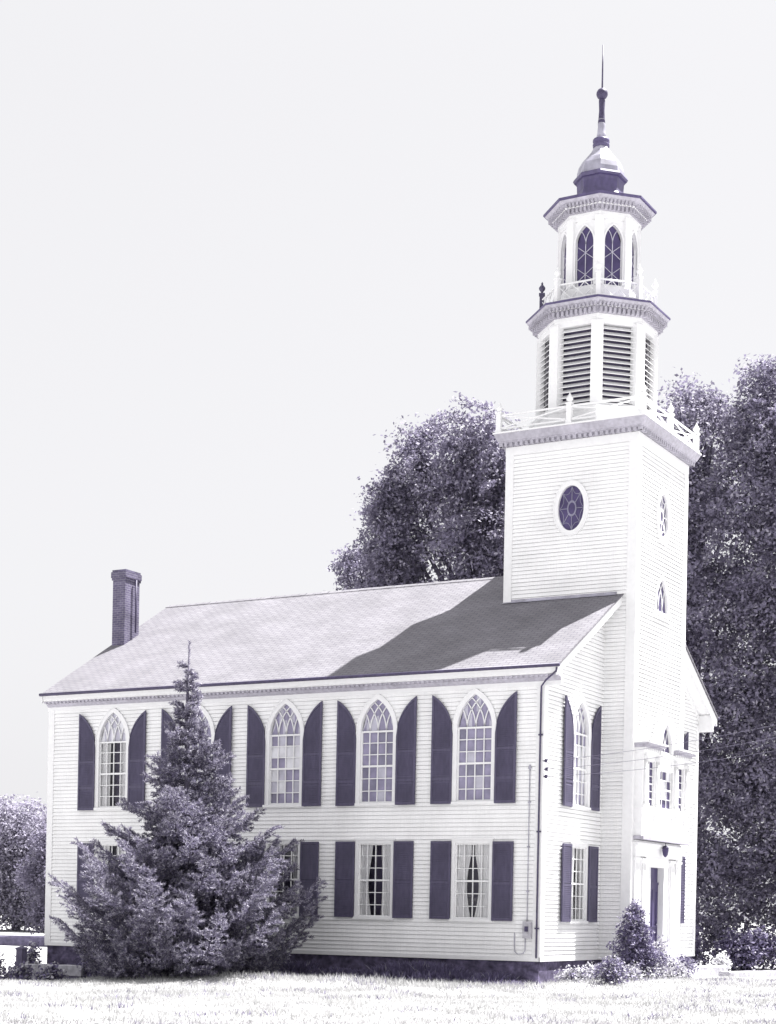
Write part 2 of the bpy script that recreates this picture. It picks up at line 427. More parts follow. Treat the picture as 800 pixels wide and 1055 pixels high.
# chimney
ch = MB(); CX, CY = -16.88, 3.45
ch.box(CX-.26,CX+.26,CY-.38,CY+.38,9.6,12.45); ch.box(CX-.29,CX+.29,CY-.41,CY+.41,12.45,12.53); ch.box(CX-.31,CX+.31,CY-.43,CY+.43,12.53,12.72)
chim = part(ch, 'chimney', BRICK)
mb = MB(); mb.box(-.28,.28,-.40,.40,0,.07); part(mb, 'cap', STONED, (CX,CY,12.722), 0, chim)
mb = MB(); mb.tube([(.34,.1,0),(.34,.1,1.75)], .03, 8); part(mb, 'flue_pipe', DARKM, (CX,CY,10.75), 0, chim)

# ------------------------------------------------------------------ windows
def tracery(mb, h, spring, R, nl, w, d):
    """intersecting tracery: arcs springing from the mullions"""
    for i in range(1, nl):
        xm = -h+2*h*i/nl
        for sgn in (1,-1):
            pts = []
            for k in range(0, 40):
                t = k*pi/2/39
                x = xm+sgn*(R-R*cos(t)); z = spring+R*sin(t)
                if abs(x) > archhw(z, h, spring, R)+.005: break
                pts.append((x,z))
            pts = pts[::2]+([pts[-1]] if len(pts) % 2 == 0 and pts else [])
            for p, q in zip(pts[:-1], pts[1:]): mb.bar(p, q, w, d)
def glass_panes(h, spring, R, cols, zs, tones, top, y=.065):
    mb = MB(); cw = 2*h/cols
    for z0, z1 in zip(zs[:-1], zs[1:]):
        for i in range(cols):
            t = random.uniform(-.006,.006)
            mb.add([(-h+i*cw,y+t,z0),(-h+(i+1)*cw,y+t,z0),(-h+(i+1)*cw,y-t,z1),(-h+i*cw,y-t,z1)], [(0,1,2,3)], tones((z0+z1)/2, i))
    if R:
        n = cols*2; cw = 2*h/n
        def zt(x):
            x = abs(x); q = R*R-(x+R-h)**2
            return spring+sqrt(max(0,q))
        for i in range(n):
            a, b = -h+i*cw, -h+(i+1)*cw; za, zb = zt(a), zt(b)
            ka = (za+spring)/2; kb = (zb+spring)/2
            mb.add([(a,y,spring),(b,y,spring),(b,y,kb),(a,y,ka)], [(0,1,2,3)], top(i))
            mb.add([(a,y,ka),(b,y,kb),(b,y,zb),(a,y,za)], [(0,1,2,3)], top(i+1))
    return mb
def curtain_mesh(x0, x1, z0, z1, y, pinch=.0, side=-1):
    mb = MB(); nu, nv = 26, 14; V = []
    for j in range(nv+1):
        v = j/nv; z = z0+(z1-z0)*v
        p = pinch*sin(pi*min(1, v*1.15))
        for i in range(nu+1):
            u = i/nu
            xx = x0+(x1-x0)*u
            if side < 0: xx = x0+(xx-x0)*(1-p)
            else: xx = x1-(x1-xx)*(1-p)
            V.append((xx, y+.014*sin(u*pi*7+.5*sin(v*4))+.006*sin(u*17), z))
    n = nu+1
    mb.add(V, [(j*n+i, j*n+i+1, (j+1)*n+i+1, (j+1)*n+i) for j in range(nv) for i in range(nu)], 0, True)
    return mb

PAL = [GLD, GLM, GLP, GLW, CLEAR, GLK]
def gothic_window(loc, rz, style):
    h, R, c = WW/2, WW, .115
    inn = [(-h,0)]+arch(h,SPR,R)+[(h,0)]; out = [(-h-c,-.0)]+arch(h+c,SPR,R+c)+[(h+c,0)]
    mb = MB(); mb.ring(out, inn, -.05, .10)
    o2 = [(-h-c-.03,-.0)]+arch(h+c+.03,SPR,R+c+.03)+[(h+c+.03,0)]
    mb.ring(o2, out, -.065, .0)
    w = part(mb, 'window', TRIM, loc, rz)
    mb = MB(); mb.box(-h-c-.05,h+c+.05,-.10,.09,-.075,0); part(mb, 'sill', TRIM, (0,0,0), 0, w)
    mb = MB(); d = (.02,.055)
    rows = [0,.35,.70,1.05,1.38,1.71,SPR]
    for i in (1,2,3): mb.bar((-h+2*h*i/4,0.02),(-h+2*h*i/4,SPR),.026,d)
    for z in rows[1:3]+rows[4:6]: mb.bar((-h,z),(h,z),.024,(.022,.054))
    mb.bar((-h,1.05),(h,1.05),.055,(.008,.058)); mb.bar((-h,SPR),(h,SPR),.05,(.01,.058))
    mb.bar((-h,.025),(h,.025),.05,(.01,.058))
    mb.bar((-h+.018,0.05),(-h+.018,SPR-.02),.036,(.012,.056)); mb.bar((h-.018,0.05),(h-.018,SPR-.02),.036,(.012,.056))
    tracery(mb, h, SPR, R, 4, .026, d)
    part(mb, 'sash', TRIM, (0,0,0), 0, w)
    if style == 'curtain':
        tones = lambda z,i: 4
        top = lambda i: random.choice([3,3,2])
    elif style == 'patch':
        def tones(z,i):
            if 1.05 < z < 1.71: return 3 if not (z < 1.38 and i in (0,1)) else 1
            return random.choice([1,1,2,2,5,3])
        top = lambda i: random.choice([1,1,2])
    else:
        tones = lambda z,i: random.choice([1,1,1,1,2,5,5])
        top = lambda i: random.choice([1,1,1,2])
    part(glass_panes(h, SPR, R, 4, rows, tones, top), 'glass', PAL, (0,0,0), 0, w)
    if style == 'curtain':
        a = curtain_mesh(-h-.05,-.17,0,SPR+.02,.10); part(a, 'curtain', CURT, (0,0,0), 0, w)
        b = curtain_mesh(.24,h+.05,0,SPR+.02,.10,0,1); part(b, 'curtain', CURT, (0,0,0), 0, w)
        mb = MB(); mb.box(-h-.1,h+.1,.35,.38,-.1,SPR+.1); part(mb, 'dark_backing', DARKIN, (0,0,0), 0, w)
    return w
def sash_window(loc, rz, cl, cr):
    h, H, c = .53, LH, .10
    mb = MB()
    out = [(-h-c,0),(-h-c,H+c),(h+c,H+c),(h+c,0)]; inn = [(-h,0),(-h,H),(h,H),(h,0)]
    mb.ring(out, inn, -.045, .10); mb.box(-h-c-.03,h+c+.03,-.075,.0,H+c,H+c+.035)
    w = part(mb, 'window', TRIM, loc, rz)
    mb = MB(); mb.box(-h-c-.04,h+c+.04,-.09,.09,-.07,0); part(mb, 'sill', TRIM, (0,0,0), 0, w)
    mb = MB(); d = (.02,.055)
    for i in (1,2,3): mb.bar((-h+2*h*i/4,0.02),(-h+2*h*i/4,H),.024,d)
    for k in (1,2,4,5): mb.bar((-h,H*k/6),(h,H*k/6),.022,(.022,.054))
    mb.bar((-h,H/2),(h,H/2),.05,(.008,.058)); mb.bar((-h,.025),(h,.025),.05,(.01,.058)); mb.bar((-h,H-.02),(h,H-.02),.04,(.01,.058))
    mb.bar((-h+.018,.05),(-h+.018,H-.04),.036,(.012,.056)); mb.bar((h-.018,.05),(h-.018,H-.04),.036,(.012,.056))
    part(mb, 'sash', TRIM, (0,0,0), 0, w)
    part(glass_panes(h, H, 0, 4, [H*k/6 for k in range(7)], lambda z,i: 4, None), 'glass', PAL, (0,0,0), 0, w)
    part(curtain_mesh(-h-.03,-h+cl,0,H,.08,random.uniform(.1,.3),-1), 'curtain', CURT, (0,0,0), 0, w)
    part(curtain_mesh(h-cr,h+.03,0,H,.08,random.uniform(.08,.28),1), 'curtain', CURT, (0,0,0), 0, w)
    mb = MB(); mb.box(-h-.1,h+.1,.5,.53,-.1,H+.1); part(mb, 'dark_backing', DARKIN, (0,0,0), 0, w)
    return w
def shutter(loc, rz, side, w, H, R=None):
    mb = MB(); n = 12
    def top(d): return H if not R else H+sqrt(max(0, R*R-(min(d,R)-R)**2))
    ds = [w*k/n for k in range(n+1)]
    def fl(poly): return poly if side > 0 else [(-x,z) for x,z in reversed(poly)]
    def inset(i, dz): return [(i,i+dz)]+[(w-i,i+dz)]+[(d, top(d)-i*1.15) for d in reversed([i+(w-2*i)*k/n for k in range(n+1)])]
    outer = [(0,0),(w,0)]+[(d,top(d)) for d in reversed(ds)]
    mb.prism(fl(outer), -.03, .0)
    a = inset(0,0); b = inset(.062,.03)
    if side < 0: a = [(-x,z) for x,z in reversed(a)]; b = [(-x,z) for x,z in reversed(b)]
    mb.ring(a, b, -.052, -.028, closed=True)
    mids = [H*.47] if not R else [H*.36, H*.78]
    for z in mids: mb.box(*sorted((side*.06, side*(w-.06))), -.05,-.028, z-.035, z+.035)
    z = .1
    while True:
        # slat runs where the louvred field is tall enough
        dmin = next((d for d in np.linspace(.06, w-.06, 20) if top(d)-.075 >= z+.05), None)
        if dmin is None: break
        if not any(abs(z+.02-q) < .06 for q in mids):
            x0, x1 = side*dmin, side*(w-.06)
            t = random.uniform(-.002,.002)
            mb.add([(x0,-.049+t,z),(x1,-.049-t,z),(x1,-.033,z+.052),(x0,-.033,z+.052)], [(0,1,2,3)] if side > 0 else [(3,2,1,0)])
        z += .052
        if z > 4: break
    # two holdbacks / hinges
    return part(mb, 'shutter', SHUT, loc, rz+side*random.uniform(-.045,.008))

styles = ['curtain','plain','patch','plain','plain']
lows = [(.40,.38),(.36,.42),(.44,.30),(.40,.36),(.46,.50)]
HJ = .655
for x, st, lo in zip(UPX, styles, lows):
    gothic_window((x,0,UZ), 0, st)
    sash_window((x,0,LZ), 0, *lo)
    for s in (-1,1):
        shutter((x+s*HJ,-.048,UZ-.06+random.uniform(-.02,.02)), 0, s, .635, 1.92, 1.28)
        shutter((x+s*.64,-.048,LZ-.03+random.uniform(-.015,.015)), 0, s, .62, LH+.08)
for y in GYS:
    gothic_window((0,y,UZ), pi/2, 'patch' if y < 5 else 'plain'); sash_window((0,y,LZ), pi/2, .5, .34)
    for s in (-1,1):
        shutter((.048,y+s*HJ,UZ-.06), pi/2+(.0 if s > 0 else .0), s, .635, 1.92, 1.28)
        shutter((.048,y+s*.64,LZ-.03), pi/2, s, .62, LH+.08)

# ------------------------------------------------------------------ tower
OVZ, OVA, OVB = 13.5, .41, .66
def hole_oval(c, z0=OVZ): return lambda z: (lambda q: (c-(OVA+.05)*sqrt(q), c+(OVA+.05)*sqrt(q)) if q > 0 else None)(1-((z-z0)/(OVB+.05))**2)
FANZ, FH = 10.62, .50
def hole_fan(z): 
    q = archhw(z-FANZ, FH+.04, .12, 1.12)
    return (6.2-q, 6.2+q) if FANZ-.03 < z and z < FANZ+1.25 and q > 0 else None
mb = MB()
def tside(z): return [(TX0,TX1)] if z > 10.88 else [(0,TX1)]
siding(mb, (.4, 15.3, tside), [hole_oval(-1.1)], lambda u,o,z: (u,TY0-o,z))
siding(mb, (.4, 15.3, lambda z: [(TY0+.1,TY1-.1)]), [hole_oval(6.2), hole_fan, lambda z: (4.7,7.7) if 3.8 < z < 6.55 else None, lambda z: (5.55,6.95) if z < 3.5 else None,
        lambda z: (6.2-archhw(z-6.46,.50,0,1.10), 6.2+archhw(z-6.46,.50,0,1.10)) if 6.46 < z < 7.35 and archhw(z-6.46,.50,0,1.10) > 0 else None], lambda u,o,z: (TX1+o,u,z), .125, .034, .017)
siding(mb, (.4, 15.3, lambda z: [(TX0,TX1)] if z > 8 else [(0,TX1)]), [], lambda u,o,z: (u,TY1+o,z), .115)
siding(mb, (10.5, 15.3, lambda z: [(TY0,TY1)]), [], lambda u,o,z: (TX0-o,u,z), .115)
tower = part(mb, 'tower', WHITE)
mb = MB(); mb.add([(TX0-.03,TY0-.016,roofz(TY0)-.02),(.38,TY0-.016,roofz(TY0)-.02),(.38,TY0-.034,roofz(TY0)+.05),(TX0-.03,TY0-.034,roofz(TY0)+.05)], [(0,1,2,3)])
mb.add([(TX0-.03,TY0-.14,roofz(TY0-.14)+.02),(.38,TY0-.14,roofz(TY0-.14)+.02),(.38,TY0-.02,roofz(TY0)+.0),(TX0-.03,TY0-.02,roofz(TY0)+.0)], [(0,1,2,3)])
part(mb, 'roof_flashing', LEAD, (OX,OY,OZ) if False else (0,0,0))
def sq_ring(mb, prof, m0=0):
    """square cornice around the tower: prof of (offset, z)"""
    V, F = [], []
    for o, z in prof:
        V += [(TX0-o,TY0-o,z),(TX1+o,TY0-o,z),(TX1+o,TY1+o,z),(TX0-o,TY1+o,z)]
    for i in range(len(prof)-1):
        for k in range(4):
            F.append((i*4+k, i*4+(k+1)%4, (i+1)*4+(k+1)%4, (i+1)*4+k))
    F.append(tuple((len(prof)-1)*4+k for k in range(4)))
    mb.add(V, F, m0)
mb = MB(); sq_ring(mb, [(-.05,15.25),(.045,15.25),(.045,15.50),(-.05,15.502)])
sq_ring(mb, [(-.05,15.504),(.08,15.52),(.10,15.58),(.16,15.60),(.20,15.61),(.20,15.64),(.23,15.66),(.26,15.72),(.30,15.80),(.32,15.86)], 1)
sq_ring(mb, [(.28,15.862),(.34,15.864),(.34,15.91),(.10,15.95),(-.3,15.96)])
x = TX0-.2
while x < TX1+.2:                        # dentil course under the crown
    mb.box(x,x+.09,TY0-.19,TY0-.07,15.50,15.605,1); mb.box(x,x+.09,TY1+.07,TY1+.19,15.50,15.605,1); x += .17
y = TY0-.2
while y < TY1+.2:
    mb.box(TX1+.07,TX1+.19,y,y+.09,15.50,15.605,1); mb.box(TX0-.19,TX0-.07,y,y+.09,15.50,15.605,1); y += .17
part(mb, 'tower_cornice', [TRIM, CSHADE])

def oval_window(loc, rz, tone, star):
    n = 36
    def ov(a,b): return [(a*cos(2*pi*k/n), b*sin(2*pi*k/n)) for k in range(n)]
    mb = MB(); mb.ring(ov(OVA+.12,OVB+.12), ov(OVA,OVB), -.06, .08, closed=True); mb.ring(ov(OVA+.15,OVB+.15), ov(OVA+.12,OVB+.12), -.075, .0, closed=True)
    w = part(mb, 'oval_window', TRIM, loc, rz)
    mb = MB(); mb.add([(x,.035,z) for x,z in ov(OVA+.02,OVB+.02)], [tuple(range(n))]); part(mb, 'glass', tone, (0,0,0), 0, w)
    mb = MB(); wd = .022 if not star else .028
    for k in range(8):
        a = 2*pi*k/8; mb.bar((.3*OVA*cos(a),.3*OVB*sin(a)),(OVA*cos(a),OVB*sin(a)),wd,(.015,.034))
    mb.ring(ov(OVA*.36,OVB*.36), ov(OVA*.26,OVB*.26), .012,.034, closed=True)
    for k in range(8):
        a0, a1, am = 2*pi*k/8, 2*pi*(k+1)/8, 2*pi*(k+.5)/8
        pts = [(OVA*r*cos(a), OVB*r*sin(a)) for a,r in ((a0,.97),((a0*2+am)/3,.78),(am,.7),((a1*2+am)/3,.78),(a1,.97))]
        for p, q in zip(pts[:-1], pts[1:]): mb.bar(p, q, wd*.8, (.018,.033))
    part(mb, 'sash', TRIM if star else GLK, (0,0,0), 0, w)
oval_window((-1.1,TY0,OVZ), 0, GLD, False); oval_window((TX1,6.2,OVZ), pi/2, GLD, True)
# small pointed attic window on the front
mb = MB(); h = FH; c = .09
inn = [(-h,0)]+arch(h,.12,1.08)+[(h,0)]; out = [(-h-c,0)]+arch(h+c,.12,1.08+c)+[(h+c,0)]
mb.ring(out, inn, -.06, .08); w = part(mb, 'attic_window', TRIM, (TX1,6.2,FANZ), pi/2)
mb = MB(); mb.box(-h-.16,h+.16,-.11,.07,-.09,0); part(mb, 'sill', TRIM, (0,0,0), 0, w)
mb = MB()
for i in (1,2): mb.bar((-h+2*h*i/3,0),(-h+2*h*i/3,.12),.024,(.005,.034))
tracery(mb, h, .12, 1.08, 3, .024, (.005,.034)); part(mb, 'sash', TRIM, (0,0,0), 0, w)
part(glass_panes(h, .12, 1.08, 4, [0,.12], lambda z,i: 0, lambda i: 0, .036), 'glass', PAL, (0,0,0), 0, w)

# oriel with a three-part window over the door
ori = MB(); P0, P1, OP = -1.93, 1.93, .27    # local frame: origin tower centre, x along the front, -y outward
OZ0, OZ1 = 3.92, 6.30
ori.box(P0,P1,-OP,-.0,OZ0,4.72)                             # apron
ori.box(P0-.05,P1+.05,-OP-.08,.0,OZ0-.10,OZ0-.003,1)               # bottom mould
ori.box(P0-.02,P1+.02,-OP-.05,.0,4.72,4.80)                 # sill band
for a, b in ((P0,-1.55),(-.95,-.62),(.62,.95),(1.55,P1)): ori.box(a,b,-OP,.06,4.80,OZ1)   # piers
for a in (-1.25,1.25): ori.box(a-.3,a+.3,-OP,.05,6.12,OZ1)
for x in (P0+.19,-.785,.785,P1-.19):                          # attached colonnettes with caps
    ori.tube([(x,-OP-.03,4.86),(x,-OP-.03,6.12)], [.085,.07], 10); ori.box(x-.11,x+.11,-OP-.12,-OP,4.80,4.87); ori.box(x-.12,x+.12,-OP-.13,-OP,6.12,6.22)
for s in (-1,1):                                               # entablature broken by the arched light
    a, b = sorted((s*.60, s*(1.96)))
    ori.box(a,b,-OP-.03,.04,OZ1,6.46); ori.box(a-.03,b+.03,-OP-.10,.03,6.462,6.52,1); ori.box(a-.08,b+.08,-OP-.26,.02,6.585,6.63); ori.box(a-.06,b+.06,-OP-.20,.02,6.523,6.584,1)
    for k in range(9):
        xx = a+.05+k*(b-a-.1)/8; ori.box(xx-.03,xx+.03,-OP-.085,-OP-.02,6.40,6.458)
for a in (-1.28,1.28): ori.ring([(a-.40,4.12),(a+.40,4.12),(a+.40,4.6),(a-.40,4.6)],[(a-.34,4.18),(a+.34,4.18),(a+.34,4.54),(a-.34,4.54)],-OP-.018,-OP-.002,closed=True)
ori.ring([(-.6,4.12),(.6,4.12),(.6,4.6),(-.6,4.6)],[(-.54,4.18),(.54,4.18),(.54,4.54),(-.54,4.54)],-OP-.018,-OP-.002,closed=True)
h, R, sp = .46, 1.06, 6.46
ori.ring([(-h-.1,6.42)]+arch(h+.1,sp,R+.1)+[(h+.1,6.42)], [(-h,6.42)]+arch(h,sp,R)+[(h,6.42)], -OP-.03, .06)
ori.box(-.60,.60,-OP-.01,.05,5.92,6.418); ori.box(-.62,.62,-OP-.07,.03,6.33,6.41)
ori.ring([(-.45,5.99),(.45,5.99),(.45,6.27),(-.45,6.27)],[(-.40,6.04),(.40,6.04),(.40,6.22),(-.40,6.22)],-OP-.03,-OP-.008,closed=True)
oriel = part(ori, 'oriel', [TRIM, CSHADE], (TX1,6.2,0), pi/2)
def oriel_light(cx, h, z0, z1, rows, cols, name, gl, R=None):
    mb = MB(); d = (-OP+.05,-OP+.074)
    for i in range(cols+1): mb.bar((cx-h+2*h*i/cols,z0),(cx-h+2*h*i/cols,z1),.022 if 0 < i < cols else .05,d)
    for k in range(rows+1): mb.bar((cx-h,z0+(z1-z0)*k/rows),(cx+h,z0+(z1-z0)*k/rows),.022 if k not in (0,rows//2,rows) else .05,(d[0]-.004,d[1]+.002))
    if R: tracery(mb, h, z1, R, 2, .024, d)
    s = mb.build(name, TRIM, oriel)
    g = glass_panes(h, z1, R or 0, cols, [z0+(z1-z0)*k/rows for k in range(rows+1)], gl, lambda i: 0, -OP+.080)
    if cx: g.v = [(x+cx,y,z) for x,y,z in g.v]
    g.build('glass', PAL, s)
oriel_light(-1.25, .30, 4.80, 6.12, 6, 2, 'side_light', lambda z,i: 0 if z > 5.45 else random.choice([0,0,0,2]))
oriel_light(1.25, .30, 4.80, 6.12, 6, 2, 'side_light', lambda z,i: 0 if z > 5.45 else random.choice([0,0,2,3]))
oriel_light(0, .56, 4.80, 5.92, 4, 3, 'centre_light', lambda z,i: random.choice([0,0,0,3]))
oriel_light(0, .46, 6.42, 6.46, 1, 2, 'pointed_light', lambda z,i: 0, 1.06)

# door surround
ds = MB()
for s in (-1,1):
    ds.box(*sorted((s*1.93,s*1.50)),-.10,.02,.40,3.34)
    ds.box(*sorted((s*1.40,s*.98)),-.075,.02,.40,3.30)
    for a, b in ((1.50,1.93),(.98,1.40)):
        ds.box(*sorted((s*(a-.035),s*(b+.035))),-.135,.0,.40,.62); ds.box(*sorted((s*(a-.03),s*(b+.03))),-.13,.0,3.22,3.30)
        for k in range(3):
            xx = s*(a+(b-a)*(k+1)/4); ds.box(xx-.03,xx+.03,-.118,-.06,.75,3.12)
    ds.box(*sorted((s*.985,s*.60)),-.045,.02,.40,3.12)
    ds.box(*sorted((s*.60,s*.56)),-.06,.15,.40,3.06)
ds.box(-.99,.99,-.06,.02,3.06,3.34); ds.box(-.60,.60,.0,.15,3.06,3.10)
ds.box(-1.96,1.96,-.12,.02,3.342,3.62); ds.box(-1.98,1.98,-.15,.02,3.62,3.66); ds.box(-2.0,2.0,-.19,.02,3.66,3.74); ds.box(-1.95,1.95,-.11,.02,3.74,3.80)
ds_o = part(ds, 'door_surround', TRIM, (TX1,6.2,0), pi/2)
dm = MB(); dm.box(-.56,.56,.12,.17,.42,2.55); dm.box(-.56,.56,.10,.18,2.55,2.63); dm.box(-.56,.56,.14,.165,2.63,3.05)
for zz in ((.58,1.2),(1.3,2.4)):
    for xx in ((-.46,-.06),(.06,.46)):
        dm.ring([(xx[0],zz[0]),(xx[1],zz[0]),(xx[1],zz[1]),(xx[0],zz[1])],[(xx[0]+.05,zz[0]+.05),(xx[1]-.05,zz[0]+.05),(xx[1]-.05,zz[1]-.05),(xx[0]+.05,zz[1]-.05)],.102,.121,closed=True)
door = part(dm, 'door', DOORP, (TX1,6.2,0), pi/2)
mb = MB(); mb.lathe([(.0,0),(.03,.01),(.035,.03),(.02,.05),(.0,.055)],10); o = part(mb, 'handle', LEAD, (.42,.08,1.35), 0, door)
st = MB(); st.box(-1.3,1.3,-.75,.0,-.6,.22); st.box(-1.5,1.5,-1.1,-.75,-.6,.02)
part(st, 'door_step', STONE, (TX1+.15,6.2,0), pi/2)

# ------------------------------------------------------------------ steeple
PH = pi/8
AP = cos(PH)
def octa(mb, prof, matn=0): mb.lathe(prof, 8, (0,0,0), PH, matn, False)
TL = (TC[0], TC[1], 0)
def octa_dentils(mb, R, depth, z0, z1, w, step):
    for k in range(8):
        a = k*pi/4; ap = R*AP; hw = R*sin(PH); n = int(2*hw/step)
        for i in range(n+1):
            u = -hw+(2*hw-n*step)/2+i*step
            c_, s_ = cos(a), sin(a)
            V = [((ap+r_)*c_-(u+t)*s_, (ap+r_)*s_+(u+t)*c_, z) for z in (z0,z1) for r_,t in ((-.03,-w/2),(depth,-w/2),(depth,w/2),(-.03,w/2))]
            mb.add(V, [(3,2,1,0),(4,5,6,7),(0,1,5,4),(1,2,6,5),(2,3,7,6),(3,0,4,7)], 2)
mb = MB(); octa(mb, [(2.0,15.93),(2.0,16.12),(1.95,16.14),(1.95,16.40),(2.02,16.43),(2.04,16.50),(1.86,16.60),(1.5,16.62)])
belfry_base = part(mb, 'belfry_base', TRIM, TL)
mb = MB(); R1 = 1.76
octa(mb, [(R1-.28,16.58),(R1-.28,19.1)], 1)
for k in range(8):
    a = PH+k*pi/4
    pb = MB(); pb.box(-.18,.18,-.15,.10,16.59,19.05)
    ca, sa = cos(a+pi/2), sin(a+pi/2)
    cx, cy = (R1-.09)*cos(a), (R1-.09)*sin(a)
    V = [(cx+x*ca-y*sa, cy+x*sa+y*ca, z) for x,y,z in pb.v]
    mb.add(V, pb.f, 0)
octa(mb, [(R1-.1,18.98),(R1+.02,18.98),(R1+.02,19.16),(R1-.1,19.16)])
octa(mb, [(R1-.1,16.56),(R1+.04,16.56),(R1+.04,16.66),(R1-.1,16.68)])
belfry = part(mb, 'belfry', [TRIM, DARKIN], TL)
lp = MB(); hw = R1*sin(PH)-.12
for i in range(14):
    z = 16.72+i*.162
    lp.add([(-hw,-.10,z),(hw,-.10,z),(hw,.06,z+.125),(-hw,.06,z+.125),(-hw,-.10,z-.02),(hw,-.10,z-.02),(hw,.06,z+.105),(-hw,.06,z+.105)],
           [(0,1,2,3),(4,5,1,0),(7,6,5,4)])
for k in range(8):
    a = k*pi/4; ap = R1*AP-.07
    o = part(lp, 'louver_panel', TRIM, (ap*cos(a), ap*sin(a), 0), a+pi/2, belfry)
mb = MB()
octa(mb, [(R1-.1,19.155),(R1+.05,19.155),(R1+.05,19.25),(R1-.1,19.252)])
octa(mb, [(R1-.1,19.254),(R1+.06,19.256),(R1+.10,19.30),(R1+.14,19.40),(R1+.20,19.42)], 2)
octa(mb, [(R1+.15,19.422),(R1+.22,19.424),(R1+.22,19.46),(R1+.15,19.462)])
octa(mb, [(R1+.15,19.464),(R1+.28,19.47),(R1+.36,19.54),(R1+.40,19.60)], 2)
octa_dentils(mb, R1+.05, .17, 19.26, 19.40, .075, .145)
octa_dentils(mb, R1+.18, .16, 19.42, 19.51, .06, .12)
octa(mb, [(R1+.40,19.602),(R1+.42,19.61),(R1+.42,19.66),(R1-.1,19.80),(1.1,19.86)], 1)
part(mb, 'belfry_cornice', [TRIM, DARKROOF, CSHADE], TL)
# lantern
R2 = 1.2
mb = MB(); octa(mb, [(R2+.10,19.80),(R2+.10,20.25),(R2+.02,20.33),(R2-.30,20.36)])
octa(mb, [(R2-.30,20.34),(R2-.30,22.4)], 1)
for k in range(8):
    a = PH+k*pi/4
    pb = MB(); pb.box(-.14,.14,-.11,.09,20.30,22.36)
    ca, sa = cos(a+pi/2), sin(a+pi/2); cx, cy = (R2-.07)*cos(a), (R2-.07)*sin(a)
    mb.add([(cx+x*ca-y*sa, cy+x*sa+y*ca, z) for x,y,z in pb.v], pb.f, 0)
octa(mb, [(R2-.2,22.26),(R2+.03,22.26),(R2+.03,22.42),(R2-.2,22.42)])
lantern = part(mb, 'lantern', [TRIM, DARKIN], TL)
s_ = R2*sin(PH)-.12; hh, RR, spz = .285, .62, 1.26
lw = MB()
O = [(-s_,-.02),(-s_,0)]
fo = [(-s_,0)]+[(-s_, spz+ (1.96-spz)*k/12) for k in range(12)]+[(0,1.96)]+[(s_, 1.96-(1.96-spz)*(k+1)/12) for k in range(12)]+[(s_,0)]
fi = [(-hh,0)]+arch(hh,spz,RR)+[(hh,0)]
lw.ring(fo, fi, -.05, .06)
lw.ring([(-hh-.05,0)]+arch(hh+.05,spz,RR+.05)+[(hh+.05,0)], fi, -.075, -.04)
lt = MB()
tracery(lt, hh, spz, RR, 2, .022, (.02,.04)); lt.bar((0,0),(0,spz),.022,(.02,.04))
for z0 in (.35,1.0): 
    for sg in (-1,1): 
        lt.bar((-hh,z0-.22*sg),(0,z0),.018,(.021,.039)); lt.bar((hh,z0-.22*sg),(0,z0),.018,(.021,.039))
lg = glass_panes(hh, spz, RR, 2, [0,spz], lambda z,i: 0, lambda i: 0, .05)
for k in range(8):
    a = k*pi/4; ap = R2*AP-.05
    w = part(lw, 'lantern_window', TRIM, (ap*cos(a), ap*sin(a), 20.34), a+pi/2, lantern)
    # tracery and dark glass belong to the window
    m2 = MB(); m2.add(lt.v, lt.f, 0); m2.add(lg.v, lg.f, 1)
    me = w.data
    lwj = MB(); lwj.add(lw.v, lw.f, 0); lwj.add(lt.v, lt.f, 2); lwj.add(lg.v, lg.f, 1)
    nm = bpy.data.meshes.new('lantern_window'); nm.from_pydata(lwj.v, [], lwj.f)
    for m_ in (TRIM, GLD, GLP): nm.materials.append(m_)
    nm.polygons.foreach_set('material_index', lwj.m); w.data = nm
mb = MB()
octa(mb, [(R2-.2,22.41),(R2+.06,22.41),(R2+.06,22.48),(R2-.2,22.482)])
octa(mb, [(R2-.2,22.484),(R2+.07,22.486),(R2+.12,22.56),(R2+.18,22.63)], 2)
octa(mb, [(R2+.1,22.632),(R2+.22,22.634),(R2+.24,22.67),(R2+.1,22.672)])
octa(mb, [(R2+.1,22.674),(R2+.28,22.68),(R2+.38,22.74),(R2+.46,22.82)], 2)
octa_dentils(mb, R2+.06, .15, 22.50, 22.63, .065, .13)
octa_dentils(mb, R2+.20, .18, 22.64, 22.74, .06, .12)
octa(mb, [(R2+.46,22.822),(R2+.51,22.84),(R2+.51,22.89),(R2-.1,23.08),(.8,23.12)], 1)
part(mb, 'lantern_cornice', [TRIM, DARKROOF, CSHADE], TL)
mb = MB()
octa(mb, [(.86,23.06),(.84,23.20),(.74,23.34),(.70,23.48),(.71,23.70),(.74,23.80)], 0)
octa(mb, [(.74,23.78),(.80,23.80),(.83,23.86),(.80,23.92),(.72,23.95)], 0)
dome = part(mb, 'dome', [DARKROOF, LEAD], TL, label='octagonal bell-shaped dome, dark below and pale above')
mb = MB(); octa(mb, [(.72,23.93),(.71,24.10),(.66,24.28),(.56,24.45),(.42,24.60),(.30,24.74),(.22,24.88)])
part(mb, 'dome_cap', LEAD, (0,0,0), 0, dome)
mb = MB(); mb.lathe([(.20,24.86),(.25,24.88),(.26,24.96),(.23,25.0),(.26,25.05),(.25,25.12),(.14,25.15)], 12)
part(mb, 'collar', DARKROOF, (0,0,0), 0, dome)
mb = MB(); mb.lathe([(.17,25.13),(.13,25.3),(.11,25.5),(.12,25.6),(.08,25.66),(.11,25.72),(.07,25.8),(.085,26.1),(.10,26.3),(.06,26.36)], 10)
spire = part(mb, 'spire', [LEAD], TL)
mb = MB(); mb.lathe([(.09,25.58),(.115,25.63),(.10,25.75),(.085,26.0),(.10,26.3),(.07,26.38)], 10); part(mb, 'spindle', DARKM, (.0,0,0), 0, spire)
